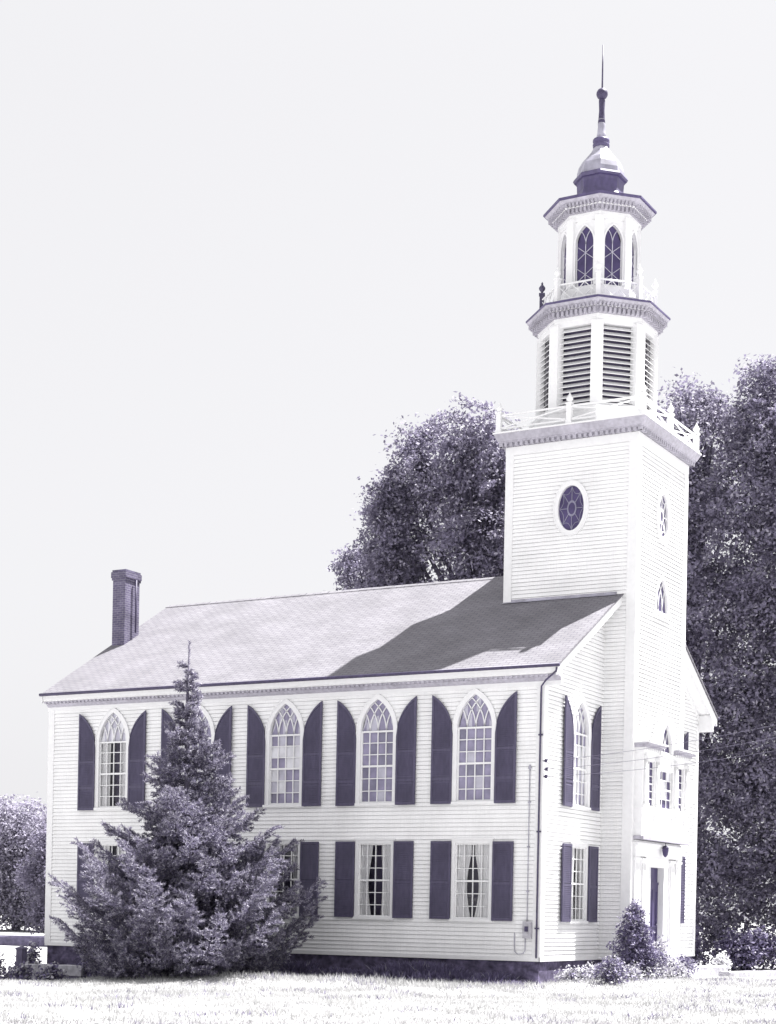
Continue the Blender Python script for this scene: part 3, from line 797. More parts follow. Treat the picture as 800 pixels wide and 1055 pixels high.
mb = MB(); mb.lathe([(.0,26.33)]+[(.175*sin(pi*k/10), 26.51-.175*cos(pi*k/10)) for k in range(1,10)]+[(.0,26.69)], 14); part(mb, 'ball', DARKM, (0,0,0), 0, spire)
mb = MB(); mb.tube([(0,0,26.6),(.0,0,28.0)], [.026,.018], 6); part(mb, 'rod', DARKM, (0,0,0), 0, spire)

# balustrades
def finial_post(r, h, urn):
    mb = MB(); mb.box(-r,r,-r,r,0,h); mb.box(-r*1.3,r*1.3,-r*1.3,r*1.3,h,h+.05); mb.box(-r*1.2,r*1.2,-r*1.2,r*1.2,0,.08)
    if urn: mb.lathe([(.03,h+.05),(.035,h+.10),(.09,h+.17),(.10,h+.23),(.06,h+.29),(.025,h+.32),(.035,h+.36),(.0,h+.42)], 12)
    else: mb.lathe([(.04,h+.05),(.05,h+.08),(.10,h+.14),(.10,h+.19),(.06,h+.25),(.02,h+.33),(.0,h+.38)], 12)
    return mb
def rail3(mb, p, q, t=.028, hh=.04):
    """rail bar between two 3D points"""
    mb.tube([p,q], [t,t], 6, 0, False)
bal = MB(); o_ = .20
z0 = 15.94
cs = [(TX0-o_,TY0-o_),(TX1+o_,TY0-o_),(TX1+o_,TY1+o_),(TX0-o_,TY1+o_)]
posts = []
for k in range(4):
    a, b = np.array(cs[k]), np.array(cs[(k+1)%4])
    for j in range(2):
        p = a+(b-a)*j/2; q = a+(b-a)*(j+1)/2; posts.append(p)
        P = lambda v,z: (v[0],v[1],z)
        for z in (z0+.10, z0+.50): rail3(bal, P(p,z), P(q,z), .032)
        for m_ in range(1):
            s0, s1 = p+(q-p)*.02, p+(q-p)*.98
            mid = (s0+s1)/2
            rail3(bal, P(s0,z0+.12), P(s1,z0+.48), .024); rail3(bal, P(s0,z0+.48), P(s1,z0+.12), .024)
b1 = part(bal, 'tower_balustrade', TRIM)
for p in posts: part(finial_post(.075,.56,False), 'post', TRIM, (p[0],p[1],z0-.02), 0, b1)
bal = MB(); R3 = 1.70; zb = 19.74; pts = []
for k in range(8):
    a = PH+k*pi/4; b = a+pi/4
    p = np.array((R3*cos(a),R3*sin(a))); q = np.array((R3*cos(b),R3*sin(b))); pts.append(p)
    P = lambda v,z: (v[0],v[1],z)
    for z in (zb+.10, zb+.55): rail3(bal, P(p,z), P(q,z), .03)
    for j in range(3):
        s0, s1 = p+(q-p)*j/3, p+(q-p)*(j+1)/3
        rail3(bal, P(s0,zb+.11), P(s1,zb+.54), .014); rail3(bal, P(s0,zb+.54), P(s1,zb+.11), .014)
        m = (s0+s1)/2
        if j < 3: rail3(bal, P(m,zb+.11), P(m,zb+.54), .010)
b2 = part(bal, 'belfry_balustrade', TRIM, TL)
for k, p in enumerate(pts): part(finial_post(.07,.72,True), 'post', TRIM if k != 4 else SHUT, (p[0],p[1],zb-.02), PH+k*pi/4, b2)  # left-hand post darkened: its backlit shade is put into the colour

# ------------------------------------------------------------------ services on the wall
mb = MB(); mb.tube([(.52,-.40,8.16),(.50,-.38,8.06),(.14,-.22,7.86),(-.04,-.10,7.72),(-.06,-.075,7.5),(-.06,-.075,.42)], .025, 8)
for z in (1.2,3.8,6.4): mb.box(-.12,.0,-.08,-.036,z,z+.04)
part(mb, 'downspout', DARKM)
mb = MB(); mb.tube([(-.36,-.045,5.55),(-.36,-.045,1.40)], .012, 6); mb.lathe([(.016,0),(.05,.02),(.03,.10),(.0,.14)],8,(-.36,-.05,5.5))
for z in (2.2,3.4,4.6): mb.box(-.40,-.32,-.06,-.02,z,z+.03)
part(mb, 'conduit', LEAD)
mb = MB(); mb.box(-.44,-.20,-.16,-.02,.95,1.40); mb.lathe([(.085,0),(.085,.05),(.06,.07)],14,(0,0,0))
mb.v = mb.v[:8]; mb.f = mb.f[:6]; mb.m = mb.m[:6]; mb.s = mb.s[:6]
meter = part(mb, 'electric_meter', STONE)
mb = MB(); mb.box(-.37,-.27,-.185,-.16,1.13,1.27); part(mb, 'dial', DARKM, (0,0,0), 0, meter)
mb = MB(); mb.tube([(-.40,-.05,.96),(-.40,-.05,.62),(-.46,-.05,.53),(-.62,-.05,.52),(-.70,-.05,.58),(-.72,-.05,.8),(-.72,-.05,1.1)], .012, 6); part(mb, 'ground_wire', LEAD, (0,0,0), 0, meter)
INS = [(.10,-.02,5.72),(.10,.02,5.50),(.10,.0,5.30)]
for p in INS:
    mb = MB(); mb.tube([(.0,p[1],p[2]),(.08,p[1],p[2])], .02, 6); mb.lathe([(.02,-.05),(.05,-.04),(.035,0),(.05,.04),(.02,.05)],8,p)
    part(mb, 'insulator', DARKM)
names = ['uppermost of the three thin power wires leading from church corner past the oriel', 'middle of the three thin power wires leading from church corner past the oriel', 'lowest of the three thin power wires leading from church corner past the oriel']
for k, (p, e) in enumerate(zip(INS, [(13.5,-10.5,6.05),(13.5,-10.5,5.75),(13.5,-10.5,5.42)])):
    mb = MB(); p = np.array(p); e = np.array(e)
    pts = [p+(e-p)*t+np.array((0,0,-.45*4*t*(1-t)*.5)) for t in np.linspace(0,1,24)]
    mb.tube([q-p for q in pts], .005, 5)
    o = mb.build('power_wire', WIREM, None, tuple(p)); tag(o, names[k], 'wire', 'power wires to the church corner')

# lamp hanging under the oriel
t = empty('hanging_lantern', (TX1+.26,6.30,3.80)); t.scale = (.62,.62,.62); tag(t, 'dark urn-shaped lantern hanging under the oriel above the door', 'lantern')
mb = MB(); mb.lathe([(.02,-.12),(.10,-.16),(.15,-.22),(.17,-.30)],8); mb.build('cap', DARKM, t)
mb = MB(); mb.lathe([(.15,-.30),(.165,-.36),(.12,-.58),(.06,-.66),(.0,-.70)],8,smooth=False); mb.build('glass_body', GLD, t)
mb = MB(); mb.tube([(0,0,0),(0,0,-.14)], .02, 6); mb.build('stem', DARKM, t)

# ------------------------------------------------------------------ foliage
def leaf_cloud(blobs, n, size, rng, per=14, spread=.42, upbias=.5, voids=(), shell=2.6, flat=.7):
    """blobs: (x,y,z,rx,ry,rz). leaf-shaped quads in sprays scattered through the blob volumes"""
    B = np.array(blobs, float); vol = B[:,3]*B[:,4]*B[:,5]; pr = vol**.75; pr /= pr.sum()
    nc = n//per; idx = rng.choice(len(B), nc, p=pr)
    d = rng.normal(size=(nc,3)); d /= np.linalg.norm(d, axis=1)[:,None]
    r = rng.random(nc)**(1/shell)
    r *= 1+.16*np.sin(d[:,0]*5+idx)+.10*np.sin(d[:,2]*9+idx*2)
    c = B[idx,:3] + d*r[:,None]*B[idx,3:]
    keep = np.ones(nc, bool)
    for (vx,vy,vz,ra,rb,rc) in voids:
        keep &= (((c-np.array((vx,vy,vz)))/np.array((ra,rb,rc)))**2).sum(1) > 1
    c, d = c[keep], d[keep]; nc = len(c)
    ax_ = d*.75+np.array((0,0,.8))+rng.normal(size=(nc,3))*.35; ax_ /= np.linalg.norm(ax_,axis=1)[:,None]
    off = rng.normal(size=(nc*per,3))*spread*np.repeat(rng.uniform(.6,1.3,nc),per)[:,None]
    AX = np.repeat(ax_,per,0); off -= AX*((off*AX).sum(1)*flat)[:,None]
    C = np.repeat(c, per, 0) + off
    m = len(C)
    nrm = rng.normal(size=(m,3))*.9 + np.array((0,0,upbias)) + AX*.9; nrm /= np.linalg.norm(nrm,axis=1)[:,None]
    t = np.cross(nrm, rng.normal(size=(m,3))); t /= np.linalg.norm(t,axis=1)[:,None]
    b = np.cross(nrm, t)
    s = size*rng.uniform(.55,1.35,m)[:,None]
    V = np.stack([C-t*s*.5, C+b*s*.30-nrm*s*.06, C+t*s*.55, C-b*s*.30-nrm*s*.06], 1).reshape(-1,3)
    F = np.arange(m*4).reshape(m,4)
    return V, F, m
def limb_tree(mb, base, top, targets, r0):
    base = np.array(base, float); top = np.array(top, float)
    path = [base+(top-base)*t+np.array((.25*sin(t*5),.2*sin(t*4+1),0))*t for t in np.linspace(0,1,8)]
    path[0] = base+np.array((0,0,-.4))
    mb.tube(path, [r0*1.35]+[r0*(1-.8*t) for t in np.linspace(0.05,1,7)], 10)
    for tg in targets:
        tg = np.array(tg, float); t0 = min(.85, max(.2, (tg[2]-base[2])/(top[2]-base[2])*.62))
        s = base+(top-base)*t0
        pts = [s+(tg-s)*t+np.array((0,0,.9*sin(pi*t)*.5)) for t in np.linspace(0,1,6)]
        mb.tube(pts, [r0*.38*(1-.85*t) for t in np.linspace(0,1,6)], 6)
def make_tree(name, label, cat, base, top, blobs, n, size, r0, seed, group, mats=None, light=.12, voids=(), per=14, spread=.42):
    rng = np.random.default_rng(seed)
    base = (base[0], base[1], float(gz(base[0], base[1])))
    t = empty(name, base); tag(t, label, cat, group)
    bl = [(x-base[0],y-base[1],z-base[2],a,b,c) for x,y,z,a,b,c in blobs]
    vo = [(x-base[0],y-base[1],z-base[2],a,b,c) for x,y,z,a,b,c in voids]
    mb = MB(); limb_tree(mb, (0,0,0), tuple(np.array(top)-np.array(base)), [b[:3] for b in bl], r0)
    mb.build('trunk', BARK, t)
    V, F, m = leaf_cloud(bl, n, size, rng, per, spread, voids=vo)
    mi = (rng.random(m) < light).astype(int)
    mesh_np('crown', V, F, mats or [LEAF, LEAFL], mi, t)
    return t
def blob2(cx, cz, r, y, ry=None): return (cx, y, cz, r, ry or r*1.3, r)
# (x along the wall, z) silhouettes at the trees' own distance behind the church
TG = 'tall shade trees behind the church'
A = [blob2(x,z,r,22+dy) for x,z,r,dy in [(-15.9,21.2,1.25,0),(-16.5,19.5,1.45,1),(-17.4,18.5,1.2,0),(-17.3,19.5,1.05,0),(-17.4,17.2,1.15,0),(-14.4,20.0,1.7,0),(-13.3,21.3,1.2,-1),(-12.4,20.9,1.5,0),(-11.6,19.2,2.2,1),(-14.2,18.0,2.4,1.5),(-16.9,17.0,1.5,0),(-12.2,16.6,2.2,0),(-16.8,14.8,1.6,0),(-14.4,13.2,2.4,0),(-11.8,13.4,2.4,0),(-9.6,19.6,2.2,1),(-9.6,16.2,2.3,1),(-9.8,12.4,2.4,1),(-14,10.,2.5,0)]]
make_tree('shade_tree', 'broad dark leafy tree rising over the roof to the left of the tower', 'tree', (-13,23,0), (-13,22.5,18.5), A, 160000, .165, .45, 5, TG, per=70, spread=.33, voids=[(-14.35,22,16.1,.95,5,.95),(-11.7,22,17.8,.7,5,.8),(-11.5,22,19.6,.6,5.,.6),(-15.2,22,18.5,.6,5,.5),(-15.0,22,21.2,.5,4,.9)])
Bt = [blob2(x,z,r,22+dy) for x,z,r,dy in [(-4.2,21.5,1.0,0),(-3.2,21.5,.9,0),(-5.4,20.2,1.4,1),(-3.0,20.0,1.8,0),(-6.6,19.6,1.8,1),(-4.6,17.8,2.2,0),(-2.2,17.2,2.0,-.5),(-4.6,14.4,2.3,0),(-2.0,13.6,2.1,-1),(-4.4,11.0,2.3,0),(-2.0,10.2,2.1,-1),(-4.0,7.6,2.2,0),(-1.8,6.6,2.0,-1),(-3.9,4.2,2.0,0),(-1.8,3.2,1.9,-1.),(-4.4,1.4,1.5,0),(-2.,.9,1.3,-1),(-7.,16,2.2,1),(-7,12,2.2,1),(-7,8,2.2,1)]]
make_tree('shade_tree', 'tall dark tree with leaves down to the ground beside the right wall of the tower', 'tree', (-4,23,0), (-3.6,22.5,19.5), Bt, 150000, .16, .42, 6, TG, per=70, spread=.40, voids=[(-3.9,22,13.9,.7,5,1.),(-3.5,22,11.4,.75,5,1.1),(-3.2,22,8.6,.65,5,.9),(-2.6,22,16.,.65,5,.8),(-2.9,22,5.6,.6,5,.7),(-2.2,22,18.8,.6,4,.7)])
Ct = [blob2(x,z,r,21+dy) for x,z,r,dy in [(-.7,21.6,1.1,0),(.2,21.2,1.3,0),(-.9,19.8,1.5,0),(1.2,18.9,2.0,0),(-.4,17.,2.0,0),(2.,16.,2.4,0),(-.2,13.4,2.0,0),(2.,12.6,2.3,0),(-.2,10.,2.0,0),(2.,9.,2.3,0),(0.,6.6,2.0,0),(2.,5.6,2.2,0),(0.,3.2,1.9,0),(2.,2.4,1.9,0),(.4,.9,1.2,0)]]
make_tree('shade_tree', 'dark leafy tree at the far right edge, rising from behind the kerb stones', 'tree', (1.2,22,0), (1.,21.5,19.), Ct, 120000, .16, .42, 8, TG, per=70, spread=.40)
Dt = [blob2(x,z,r,24+dy) for x,z,r,dy in [(-20.7,17.0,.6,0),(-20.0,17.2,.6,0),(-19.1,16.6,.8,0),(-18.2,16.9,1.0,0),(-20.0,15.4,1.0,0),(-18.0,15.2,1.3,0),(-19,12.6,1.6,0)]]
make_tree('shade_tree', 'smaller tree top showing just above the middle of the roof ridge', 'tree', (-19,25,0), (-19,24.5,15), Dt, 30000, .165, .28, 9, TG, per=60, spread=.30)
# far trees at the left
FG = 'pale trees in the distance beyond the left corner'
make_tree('distant_tree', 'pale hazy round tree in the far distance at the left edge', 'tree', (-71.5,60,0), (-71.5,60,8), [(-73.5,60,7.2,3.,3,2.7),(-70.6,60,7.4,2.8,3,2.4),(-72,60,4.2,3.8,3,2.6),(-76,61,5.5,3,3,3.5),(-72.5,60,2.2,3.4,2.6,1.8),(-71.2,60,1.2,2.6,2.2,1.4)], 34000, .26, .3, 21, FG, [LEAFF, LEAFL], .4, per=10, spread=.5)
make_tree('distant_tree', 'pale distant tree whose crown meets the left corner of the church', 'tree', (-66.5,60,0), (-66.5,60,7.6), [(-66.8,60,6.9,2.6,3,2.2),(-67.2,60,4.2,2.8,3,2.4),(-63.8,60,6.,2.6,3,3.2),(-67.5,60,2.0,2.2,2.6,1.6),(-66.3,60,1.6,2.4,2.4,1.4),(-68.5,60,.9,2.2,2.,1.1)], 30000, .26, .3, 22, FG, [LEAFF, LEAFL], .4, per=10, spread=.5)
make_tree('distant_tree', 'darker low tree standing against the left corner of the church', 'tree', (-46.6,35,0), (-46.6,35,5.4), [(-46.9,35,4.9,1.0,1.2,1.4),(-46.2,35,3.6,1.3,1.3,1.9),(-47.9,35,3.3,1.0,1.2,.9),(-46.4,35,2.,.9,1.2,1.1),(-46.9,35,1.0,1.2,1.2,.8),(-46.2,35,.9,1.2,1.2,.9)], 20000, .18, .2, 23, FG, [LEAF, LEAFF], .3, per=10, spread=.3)

# spruce in front of the long wall
def spruce(base):
    rng = np.random.default_rng(3); H = 9.15
    bz = float(gz(base[0], base[1])); t = empty('spruce_tree', (base[0],base[1],bz))
    tag(t, 'large shaggy spruce with thin pointed top standing before the long church wall', 'tree')
    mb = MB(); mb.tube([(0,0,-.3),(0,0,1),(.05,0,4),(-.04,0,7),(0,0,H)], [.17,.15,.10,.05,.012], 8)
    V, N2 = [], []
    tri = []; mi = []
    z = .25; k = 0
    def needles(p, q, dens, ln, light):
        nonlocal tri, mi
        d = q-p; l = np.linalg.norm(d)
        if l < 1e-4: return
        d = d/l; n = max(3, int(l*dens))
        u = rng.random(n)[:,None]; base_ = p+(q-p)*u
        dirn = rng.normal(size=(n,3)); dirn -= (dirn@d)[:,None]*d; dirn /= np.linalg.norm(dirn,axis=1)[:,None]+1e-9
        dirn = dirn*.8+d*.65+np.array((0,0,.12))
        L_ = ln*rng.uniform(.7,1.25,n)[:,None]
        side = np.cross(dirn, rng.normal(size=(n,3))); side /= np.linalg.norm(side,axis=1)[:,None]+1e-9
        w = .014
        tri.append(np.stack([base_-side*w, base_+side*w, base_+dirn*L_], 1)); mi.append((rng.random(n) < light).astype(int))
    while z < H-.75:
        f = z/H
        nb = 9 if f < .35 else (7 if f < .5 else (5 if f < .84 else 3))
        for j in range(nb):
            a = k*2.399+j*2*pi/nb+rng.uniform(-.4,.4)
            Lb = min(3.75, 5.1*(1-f)**1.34)*rng.choice([.5,.75,.95,1.06])*rng.uniform(.85,1.08)*(1-.16*max(0,-cos(a))-.09*max(0,cos(a)))*(1-.32*float(sstep(.42,.66,f)))*(.82 if z < 1.2 else 1.)+.08
            zz = z+rng.uniform(-.16,.16); rise = .13+1.7*max(0,f-.6)+rng.uniform(-.07,.09); droop = .26*(1-f)+rng.uniform(0,.08)
            out = np.array((cos(a),sin(a),0)); sd = np.array((-sin(a),cos(a),0))
            n = 7; pts = []; bend = rng.uniform(-.12,.12)
            for i in range(n+1):
                u = i/n
                p = np.array((0,0,zz))+out*Lb*u+sd*Lb*bend*u*u+np.array((0,0,Lb*(rise*u-droop*sin(u*pi*.8)+.15*u**3.5)))
                p[2] = max(p[2], .12+.1*u)
                pts.append(p)
            mb.tube(pts, [.028*(1-f)*(1-.8*i/n)+.006 for i in range(n+1)], 4)
            pa = np.array(pts)
            nt_ = int(5+Lb*11) if f < .8 else 5
            for i in range(nt_):
                u = .10+.90*(i+rng.random())/nt_
                x = u*n; i0 = min(int(x), n-1); p = pa[i0]+(pa[i0+1]-pa[i0])*(x-i0)
                tl = min((.12+.30*Lb*(1-u)+.10)*rng.uniform(.5,1.3), .85)
                if f > .74: tl *= .62
                for sg in (-1,1):
                    dd = out*rng.uniform(.4,.9)+sd*sg*rng.uniform(.4,1.)+np.array((0,0,rng.uniform(-.45,.45)))
                    dd /= np.linalg.norm(dd)
                    q = p+dd*tl+np.array((0,0,.10*tl))
                    if q[2] < .05: q[2] = .05
                    lt = .10+.35*u*rng.random()
                    needles(p, q, 66, .085, lt)
                    needles(q-dd*.10, q+dd*.05+np.array((0,0,.03)), 130, .075, min(.8, lt+.25))
            needles(pa[-2], pa[-1]+out*.08, 90, .09, .5)
        z += (.19+.15*f) if f < .8 else .30; k += 1
    needles(np.array((0,0,H-.9)), np.array((0,0,H)), 70, .08, .3)
    mb.build('trunk', BARK, t)
    T = np.concatenate(tri); M = np.concatenate(mi)
    mesh_np('crown', T.reshape(-1,3), np.arange(len(T)*3).reshape(-1,3), [NEED, NEEDL], M, t)
    return len(T)
nsp = spruce((-8.6,-4.3))

# shrubs and bed plants by the tower
def bush(name, label, cat, x, y, blobs, n, size, seed, mats, light, group=None, petals=0., per=8, spread=.12, dz=0):
    rng = np.random.default_rng(seed); z = float(gz(x,y))+dz
    t = empty(name, (x,y,z)); tag(t, label, cat, group)
    V, F, m = leaf_cloud(blobs, n, size, rng, per, spread, upbias=.6, shell=2.)
    mi = (rng.random(m) < light).astype(int); mi[rng.random(m) < petals] = 2
    mesh_np('foliage', V, F, list(mats)+[PETAL], mi, t)
    mb = MB()
    for k in range(5):
        b = blobs[k % len(blobs)]; a = k*2.4
        mb.tube([(0.04*cos(a),.04*sin(a),-.1),(b[0]*.5+.1*cos(a),b[1]*.5+.1*sin(a),b[2]*.6),(b[0]+b[3]*.4*cos(a),b[1]+b[4]*.4*sin(a),b[2]+b[5]*.3)], [.02,.015,.006], 5)
    mb.build('stem', BARK, t)
    return t
bush('yew_shrub', 'dense dark rounded cone of a shrub against the foot of the tower', 'shrub', 1.55, 3.0, [(0,0,.75,.62,.62,.75),(-.02,0,1.35,.45,.45,.62),(.0,0,1.85,.26,.26,.36),(.3,.1,.5,.5,.5,.5)], 14000, .07, 31, [BUSH, LEAFL], .10, per=12, spread=.07)
bush('small_shrub', 'small dark round shrub in front of the flower bed', 'shrub', 2.05, .1, [(0,0,.32,.36,.36,.34)], 3000, .075, 32, [BUSH, BUSHL], .28)
PG = 'pale bed plants along the church front'
for i, (x, y, r, h, lab) in enumerate([
    (.75,.55,.36,.30,'pale low plant at the right end of the long wall foundation'),
    (.95,1.35,.40,.34,'pale plant under the lower gable window'),
    (1.85,1.7,.42,.34,'pale leafy plant just right of the small round shrub'),
    (2.05,2.9,.45,.36,'pale leafy plant in front of the dark cone shrub'),
    (2.0,4.3,.42,.52,'pale plant with light blooms right of the dark cone shrub'),
    (1.55,4.75,.34,1.02,'tall pale flowering plant between the dark cone shrub and the door'),
    (2.5,3.6,.40,.28,'lowest pale plant at the front edge of the bed')]):
    bush('bed_plant', lab, 'plant', x, y, [(0,0,h*.5,r,r,h*.55),(.15,.1,h*.75,r*.6,r*.6,h*.4)], 900, .085, 40+i, [BUSHL, BUSH], .3, PG, .18)
bush('dark_bed_plant', 'dark low leafy plant beside the door step', 'plant', 2.1, 5.2, [(0,0,.28,.5,.45,.3)], 1400, .085, 52, [BUSH, BUSHL], .25)
# undergrowth at the right, behind the kerb stones
UG = 'dark undergrowth bushes at the right'
for i, (x, y, r, h, lab) in enumerate([(-1.6,14.8,1.1,1.6,'dark bush against the right corner of the church'),(.8,15.4,1.0,1.3,'dark bush behind the small white-blooming plant'),(2.8,16.,1.2,1.5,'dark bush at the right end of the kerb stones')]):
    bush('bush', lab, 'bush', x, y, [(0,0,h*.45,r,r,h*.5),(.4,0,h*.7,r*.6,r*.6,h*.4),(-.4,0,h*.65,r*.6,r*.6,h*.4)], 5000, .14, 60+i, [BUSH, LEAFL], .12, UG, per=10, spread=.18)
bush('light_shrub', 'light flowering shrub at the right edge beside the kerb stones', 'shrub', 3.2, 13.3, [(0,0,.45,.5,.5,.5),(.1,0,.9,.35,.35,.4)], 2600, .10, 66, [BUSHL, BUSH], .3, None, .25)
def stone(name, label, cat, loc, size, m, seed, rz=0., group=None):
    rng = np.random.default_rng(seed); sx, sy, sz = size; mb = MB()
    nu, nv = 14, 8; V = []
    for j in range(nv+1):
        th = pi*j/nv
        for i in range(nu):
            ph = 2*pi*i/nu
            r = 1+rng.uniform(-.1,.1)
            p = 2.6; cx, sx_ = cos(ph), sin(ph)
            k = (abs(cx)**p+abs(sx_)**p)**(-1/p)
            V.append((sx/2*k*cx*sin(th)**.6*r, sy/2*k*sx_*sin(th)**.6*r, sz/2*(1+cos(th))*(1+rng.uniform(-.05,.05))))
    F = [(j*nu+i, (j+1)*nu+i, (j+1)*nu+(i+1)%nu, j*nu+(i+1)%nu) for j in range(nv) for i in range(nu)]
    mb.add(V, F, 0, False)
    o = mb.build(name, m, None, (loc[0],loc[1],float(gz(loc[0],loc[1]))+loc[2]), rz); tag(o, label, cat, group); return o
def slab(name, label, cat, loc, size, m, rz=0., group=None, seed=0):
    rng = random.Random(seed); sx, sy, sz = size; mb = MB(); n = 7; V = []
    for i in range(n+1):
        x = -sx/2+sx*i/n
        for (y,z) in ((-sy/2,0),(-sy/2,sz*.85),(-sy/2+.04,sz),(sy/2-.04,sz),(sy/2,sz*.85),(sy/2,0)):
            V.append((x+rng.uniform(-.01,.01), y+rng.uniform(-.015,.015), z+(rng.uniform(-.012,.012) if z else -.25)))
    F = [(i*6+k,(i+1)*6+k,(i+1)*6+(k+1)%6,i*6+(k+1)%6) for i in range(n) for k in range(6)]
    F += [tuple(range(6)), tuple(n*6+k for k in range(5,-1,-1))]
    mb.add(V, [f[::-1] for f in F]); o = mb.build(name, m, None, (loc[0],loc[1],float(gz(loc[0],loc[1]))+loc[2]), rz); tag(o, label, cat, group); return o
KG = 'pale kerb stones right of the tower'
slab('kerb_stone', 'pale kerb stone nearest the tower, in front of the dark bushes', 'stone', (1.45,9.4,.02), (2.1,.42,.26), STONE, radians(80), KG, 1)
slab('kerb_stone', 'longer pale kerb stone nearer the lawn at the right edge', 'stone', (2.75,9.7,.0), (3.0,.40,.2), STONE, radians(78), KG, 2)
bush('flowering_plant', 'small white-blooming plant in front of the dark bushes at the right', 'plant', 1.0, 12.2, [(0,0,.42,.24,.24,.2),(.05,0,.25,.2,.2,.25)], 900, .10, 68, [BUSHL, BUSH], .1, None, .6)

# left corner: stone step, post, low wall, weeds
slab('stone_slab', 'long stone slab with pale top in weeds below the left end of the church', 'stone', (-15.6,-1.15,.0), (2.0,.55,.50), STONED, radians(4), None, 4)
slab('slab_coping', 'thin pale coping resting on the dark stone slab', 'stone', (-15.6,-1.15,.505), (2.1,.60,.06), STONE, radians(4), None, 6)
mb = MB(); mb.box(-.12,.12,-.12,.12,-.3,.98); mb.box(-.14,.14,-.14,.14,.98,1.03); mb.add([(-.14,-.14,1.03),(.14,-.14,1.03),(.14,.14,1.03),(-.14,.14,1.03),(0,0,1.10)],[(0,1,4),(1,2,4),(2,3,4),(3,0,4)])
o = mb.build('gate_post', WOOD, None, (-16.95,-1.3,float(gz(-16.95,-1.3)))); tag(o, 'short dark wooden post in the weeds at the left corner of the church', 'post')
slab('low_wall', 'low dark wall across the bright lawn beyond the left corner', 'wall', (-38.6,20.,.0), (9.5,.7,.46), STONED, radians(26), None, 9)
WG = 'ragged weeds at the left corner of the lawn'
for i, (x, y, r, h, lab) in enumerate([(-17.1,-2.6,.5,.8,'ragged weeds at the left edge in front of the short post'),(-15.9,-2.6,.5,.45,'weeds in front of the left end of the stone slab'),(-14.7,-2.7,.5,.5,'weeds in front of the right end of the stone slab'),(-17.6,-.3,.4,1.0,'tall thin weed beside the short post')]):
    bush('weed_clump', lab, 'weeds', x, y, [(0,0,h*.4,r,r,h*.45),(.2,0,h*.8,r*.5,r*.5,h*.4)], 1300, .12, 80+i, [BUSH, BUSHL], .42, WG, per=6, spread=.14)
bush('foundation_bush', 'dark bush between the spruce and the left end of the foundation', 'bush', -14.4, -.9, [(0,0,.55,.6,.4,.6),(.7,0,.5,.6,.4,.5)], 3500, .10, 90, [BUSH, BUSHL], .15)

# low rank weeds in the shade along the long wall
def wall_weeds():
    rng = np.random.default_rng(99); n = 42000
    x = L0+rng.random(n)*(-.25-L0); y = -.08-np.abs(rng.normal(size=n))*.55
    den = .5+.5*np.sin(x*2.3+np.sin(x*.9)*2)*np.sin(x*.7+1)
    h = (.10+.52*den*rng.random(n))*np.exp(-np.maximum(0,-y-.8)*.8)
    V, zz = [], gz(x,y)
    a = rng.random(n)*2*pi; w = .022*rng.uniform(.6,1.6,n); ln = rng.normal(size=(n,2))*.4
    b = np.stack([x,y,zz-.02],1); sdv = np.stack([np.cos(a),np.sin(a),0*a],1)*w[:,None]
    tip = b+np.stack([ln[:,0]*h, ln[:,1]*h-.02, h],1); mid = (b+tip)/2+np.array((0,0,.02))
    V = np.stack([b, mid-sdv, tip, mid+sdv],1).reshape(-1,3)
    g = mesh_np('wall_weeds', V, np.arange(n*4).reshape(n,4), [BUSH, LEAFL], (rng.random(n)<.06).astype(int)); tag(g, 'dark low weeds along the foot of the long wall', 'weeds', kind='stuff')
wall_weeds()

# ------------------------------------------------------------------ grass
def grass():
    rng = np.random.default_rng(77)
    n = 150000
    fwd = np.array((-sin(radians(29.3)), cos(radians(29.3)))); rgt = np.array((cos(radians(29.3)), sin(radians(29.3))))
    cam = np.array((18.953,-42.112))
    z = 23+rng.random(n)**.8*27; lat = (rng.random(n)*2-1)*(z*.25+1.5)
    p = cam+fwd*z[:,None]+rgt*lat[:,None]
    ok = ~((p[:,0] > L0-.1) & (p[:,0] < .05) & (p[:,1] > -.1)) & ~((p[:,0] > -.1) & (p[:,0] < 3.) & (p[:,1] > 3.8) & (p[:,1] < 8.6))
    x, y = p[ok,0], p[ok,1]; n = len(x)
    cl = np.sin(x*1.3+np.sin(y*.9)*2)*np.sin(y*1.1+np.sin(x*.7)*2)+.6*np.sin(x*4.1+y*2.7)*np.sin(y*3.7-x*1.9)
    edge = np.exp(-((y+5.1+.5*np.sin(x*1.3))/.8)**2)*(x < .5)
    shade = (y > -4.9) & (x < .3)
    hgt = (.045+.03*np.clip(cl,-1,1)+.03)*rng.uniform(.6,1.4,n)+edge*.10*rng.uniform(.2,1.3,n)+shade*.08*rng.uniform(0,1,n)
    a = rng.random(n)*2*pi; w = .010*rng.uniform(.8,1.7,n)*(1+.0*x)
    lean = rng.normal(size=(n,2))*.45
    b = np.stack([x,y,gz(x,y)-.01],1); sd = np.stack([np.cos(a),np.sin(a),0*a],1)*w[:,None]
    tip = b+np.stack([lean[:,0]*hgt,lean[:,1]*hgt,hgt],1)
    V = np.stack([b-sd,b+sd,tip],1).reshape(-1,3)
    g = mesh_np('grass', V, np.arange(n*3).reshape(n,3), [GRASS, BUSH], ((cl > .72) & (rng.random(n) < .30)).astype(int)); tag(g, 'pale sunlit grass of the lawn', 'grass', kind='stuff')
grass()

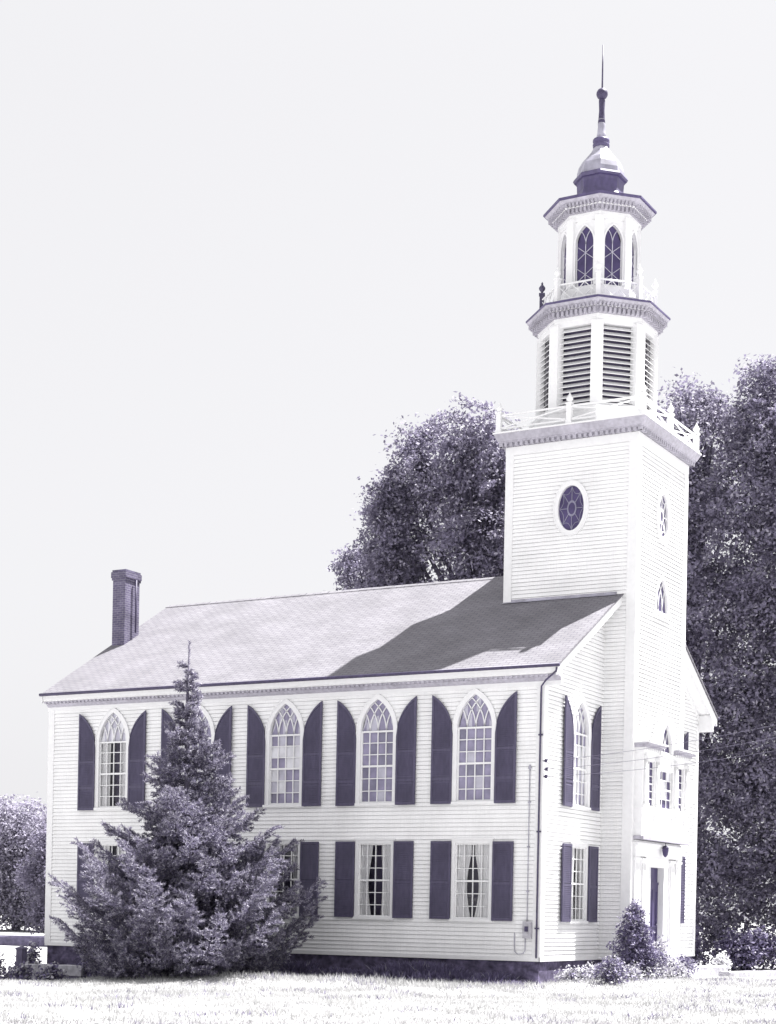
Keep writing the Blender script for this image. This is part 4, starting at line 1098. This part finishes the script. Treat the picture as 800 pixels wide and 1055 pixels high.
# ------------------------------------------------------------------ sky, sun, camera
EL = radians(63.5); AZv = np.array((.525,.851))                # horizontal direction towards the sun
sd = np.array((AZv[0]*cos(EL), AZv[1]*cos(EL), sin(EL)))
world = bpy.data.worlds.new('World'); scene.world = world; world.use_nodes = True
nt = world.node_tree; N = nt.nodes; L = nt.links; bg = N['Background']
sky = N.new('ShaderNodeTexSky'); sky.sky_type = 'NISHITA'; sky.sun_disc = False
sky.sun_elevation = EL; sky.sun_rotation = atan2(AZv[0], AZv[1]); sky.air_density = 1.; sky.dust_density = 3.
hs = N.new('ShaderNodeHueSaturation'); hs.inputs['Saturation'].default_value = .12
L.new(sky.outputs[0], hs.inputs['Color'])
mx = N.new('ShaderNodeMix'); mx.data_type = 'RGBA'; mx.inputs[0].default_value = .92; mx.clamp_result = False

tcw = N.new('ShaderNodeTexCoord'); sx = N.new('ShaderNodeSeparateXYZ'); L.new(tcw.outputs['Generated'], sx.inputs[0])
mrw = N.new('ShaderNodeMapRange'); mrw.interpolation_type = 'SMOOTHSTEP'    # hazy sky, brighter overhead
mrw.inputs['From Min'].default_value = .42; mrw.inputs['From Max'].default_value = .9; mrw.inputs['To Min'].default_value = 1.96; mrw.inputs['To Max'].default_value = 2.7
L.new(sx.outputs['Z'], mrw.inputs['Value'])
tint = N.new('ShaderNodeMix'); tint.data_type = 'RGBA'; tint.blend_type = 'MULTIPLY'; tint.inputs[0].default_value = 1; tint.clamp_result = False
tint.inputs[6].default_value = (1,.992,1.018,1); L.new(mrw.outputs['Result'], tint.inputs[7]); L.new(tint.outputs[2], mx.inputs[7])
L.new(hs.outputs[0], mx.inputs[6]); L.new(mx.outputs[2], bg.inputs['Color']); bg.inputs['Strength'].default_value = .10
sl = bpy.data.lights.new('Sun', 'SUN'); sl.energy = 4.25; sl.angle = radians(.53); sl.color = (1,.985,.96)
so = bpy.data.objects.new('Sun', sl); COL.objects.link(so)
from mathutils import Vector, Matrix
so.rotation_euler = Vector(tuple(sd)).to_track_quat('Z','Y').to_euler(); so.location = (30,40,60)

cam = bpy.data.cameras.new('Camera'); co = bpy.data.objects.new('Camera', cam); COL.objects.link(co); scene.camera = co
TH = radians(29.3); ROLL = math.atan(.0193)
f = Vector((-sin(TH),cos(TH),0)); r = Vector((cos(TH),sin(TH),0)); u = Vector((0,0,1))
r2 = r*cos(ROLL)+u*sin(ROLL); u2 = u*cos(ROLL)-r*sin(ROLL)
M = Matrix((r2,u2,-f)).transposed().to_4x4(); M.translation = Vector((18.953,-42.112,1.55)); co.matrix_world = M
cam.sensor_fit = 'VERTICAL'; cam.sensor_height = 36; cam.sensor_width = 36; cam.lens = 1766/1055*36
cam.shift_x = 0; cam.shift_y = (941-527.5)/1055; cam.clip_start = .1; cam.clip_end = 3000
scene.view_settings.view_transform = 'Standard'; scene.view_settings.look = 'None'
scene.view_settings.exposure = 2.06; scene.view_settings.gamma = 1
scene.render.resolution_x = 776; scene.render.resolution_y = 1024
scene.cycles.max_bounces = 6; scene.cycles.transparent_max_bounces = 12
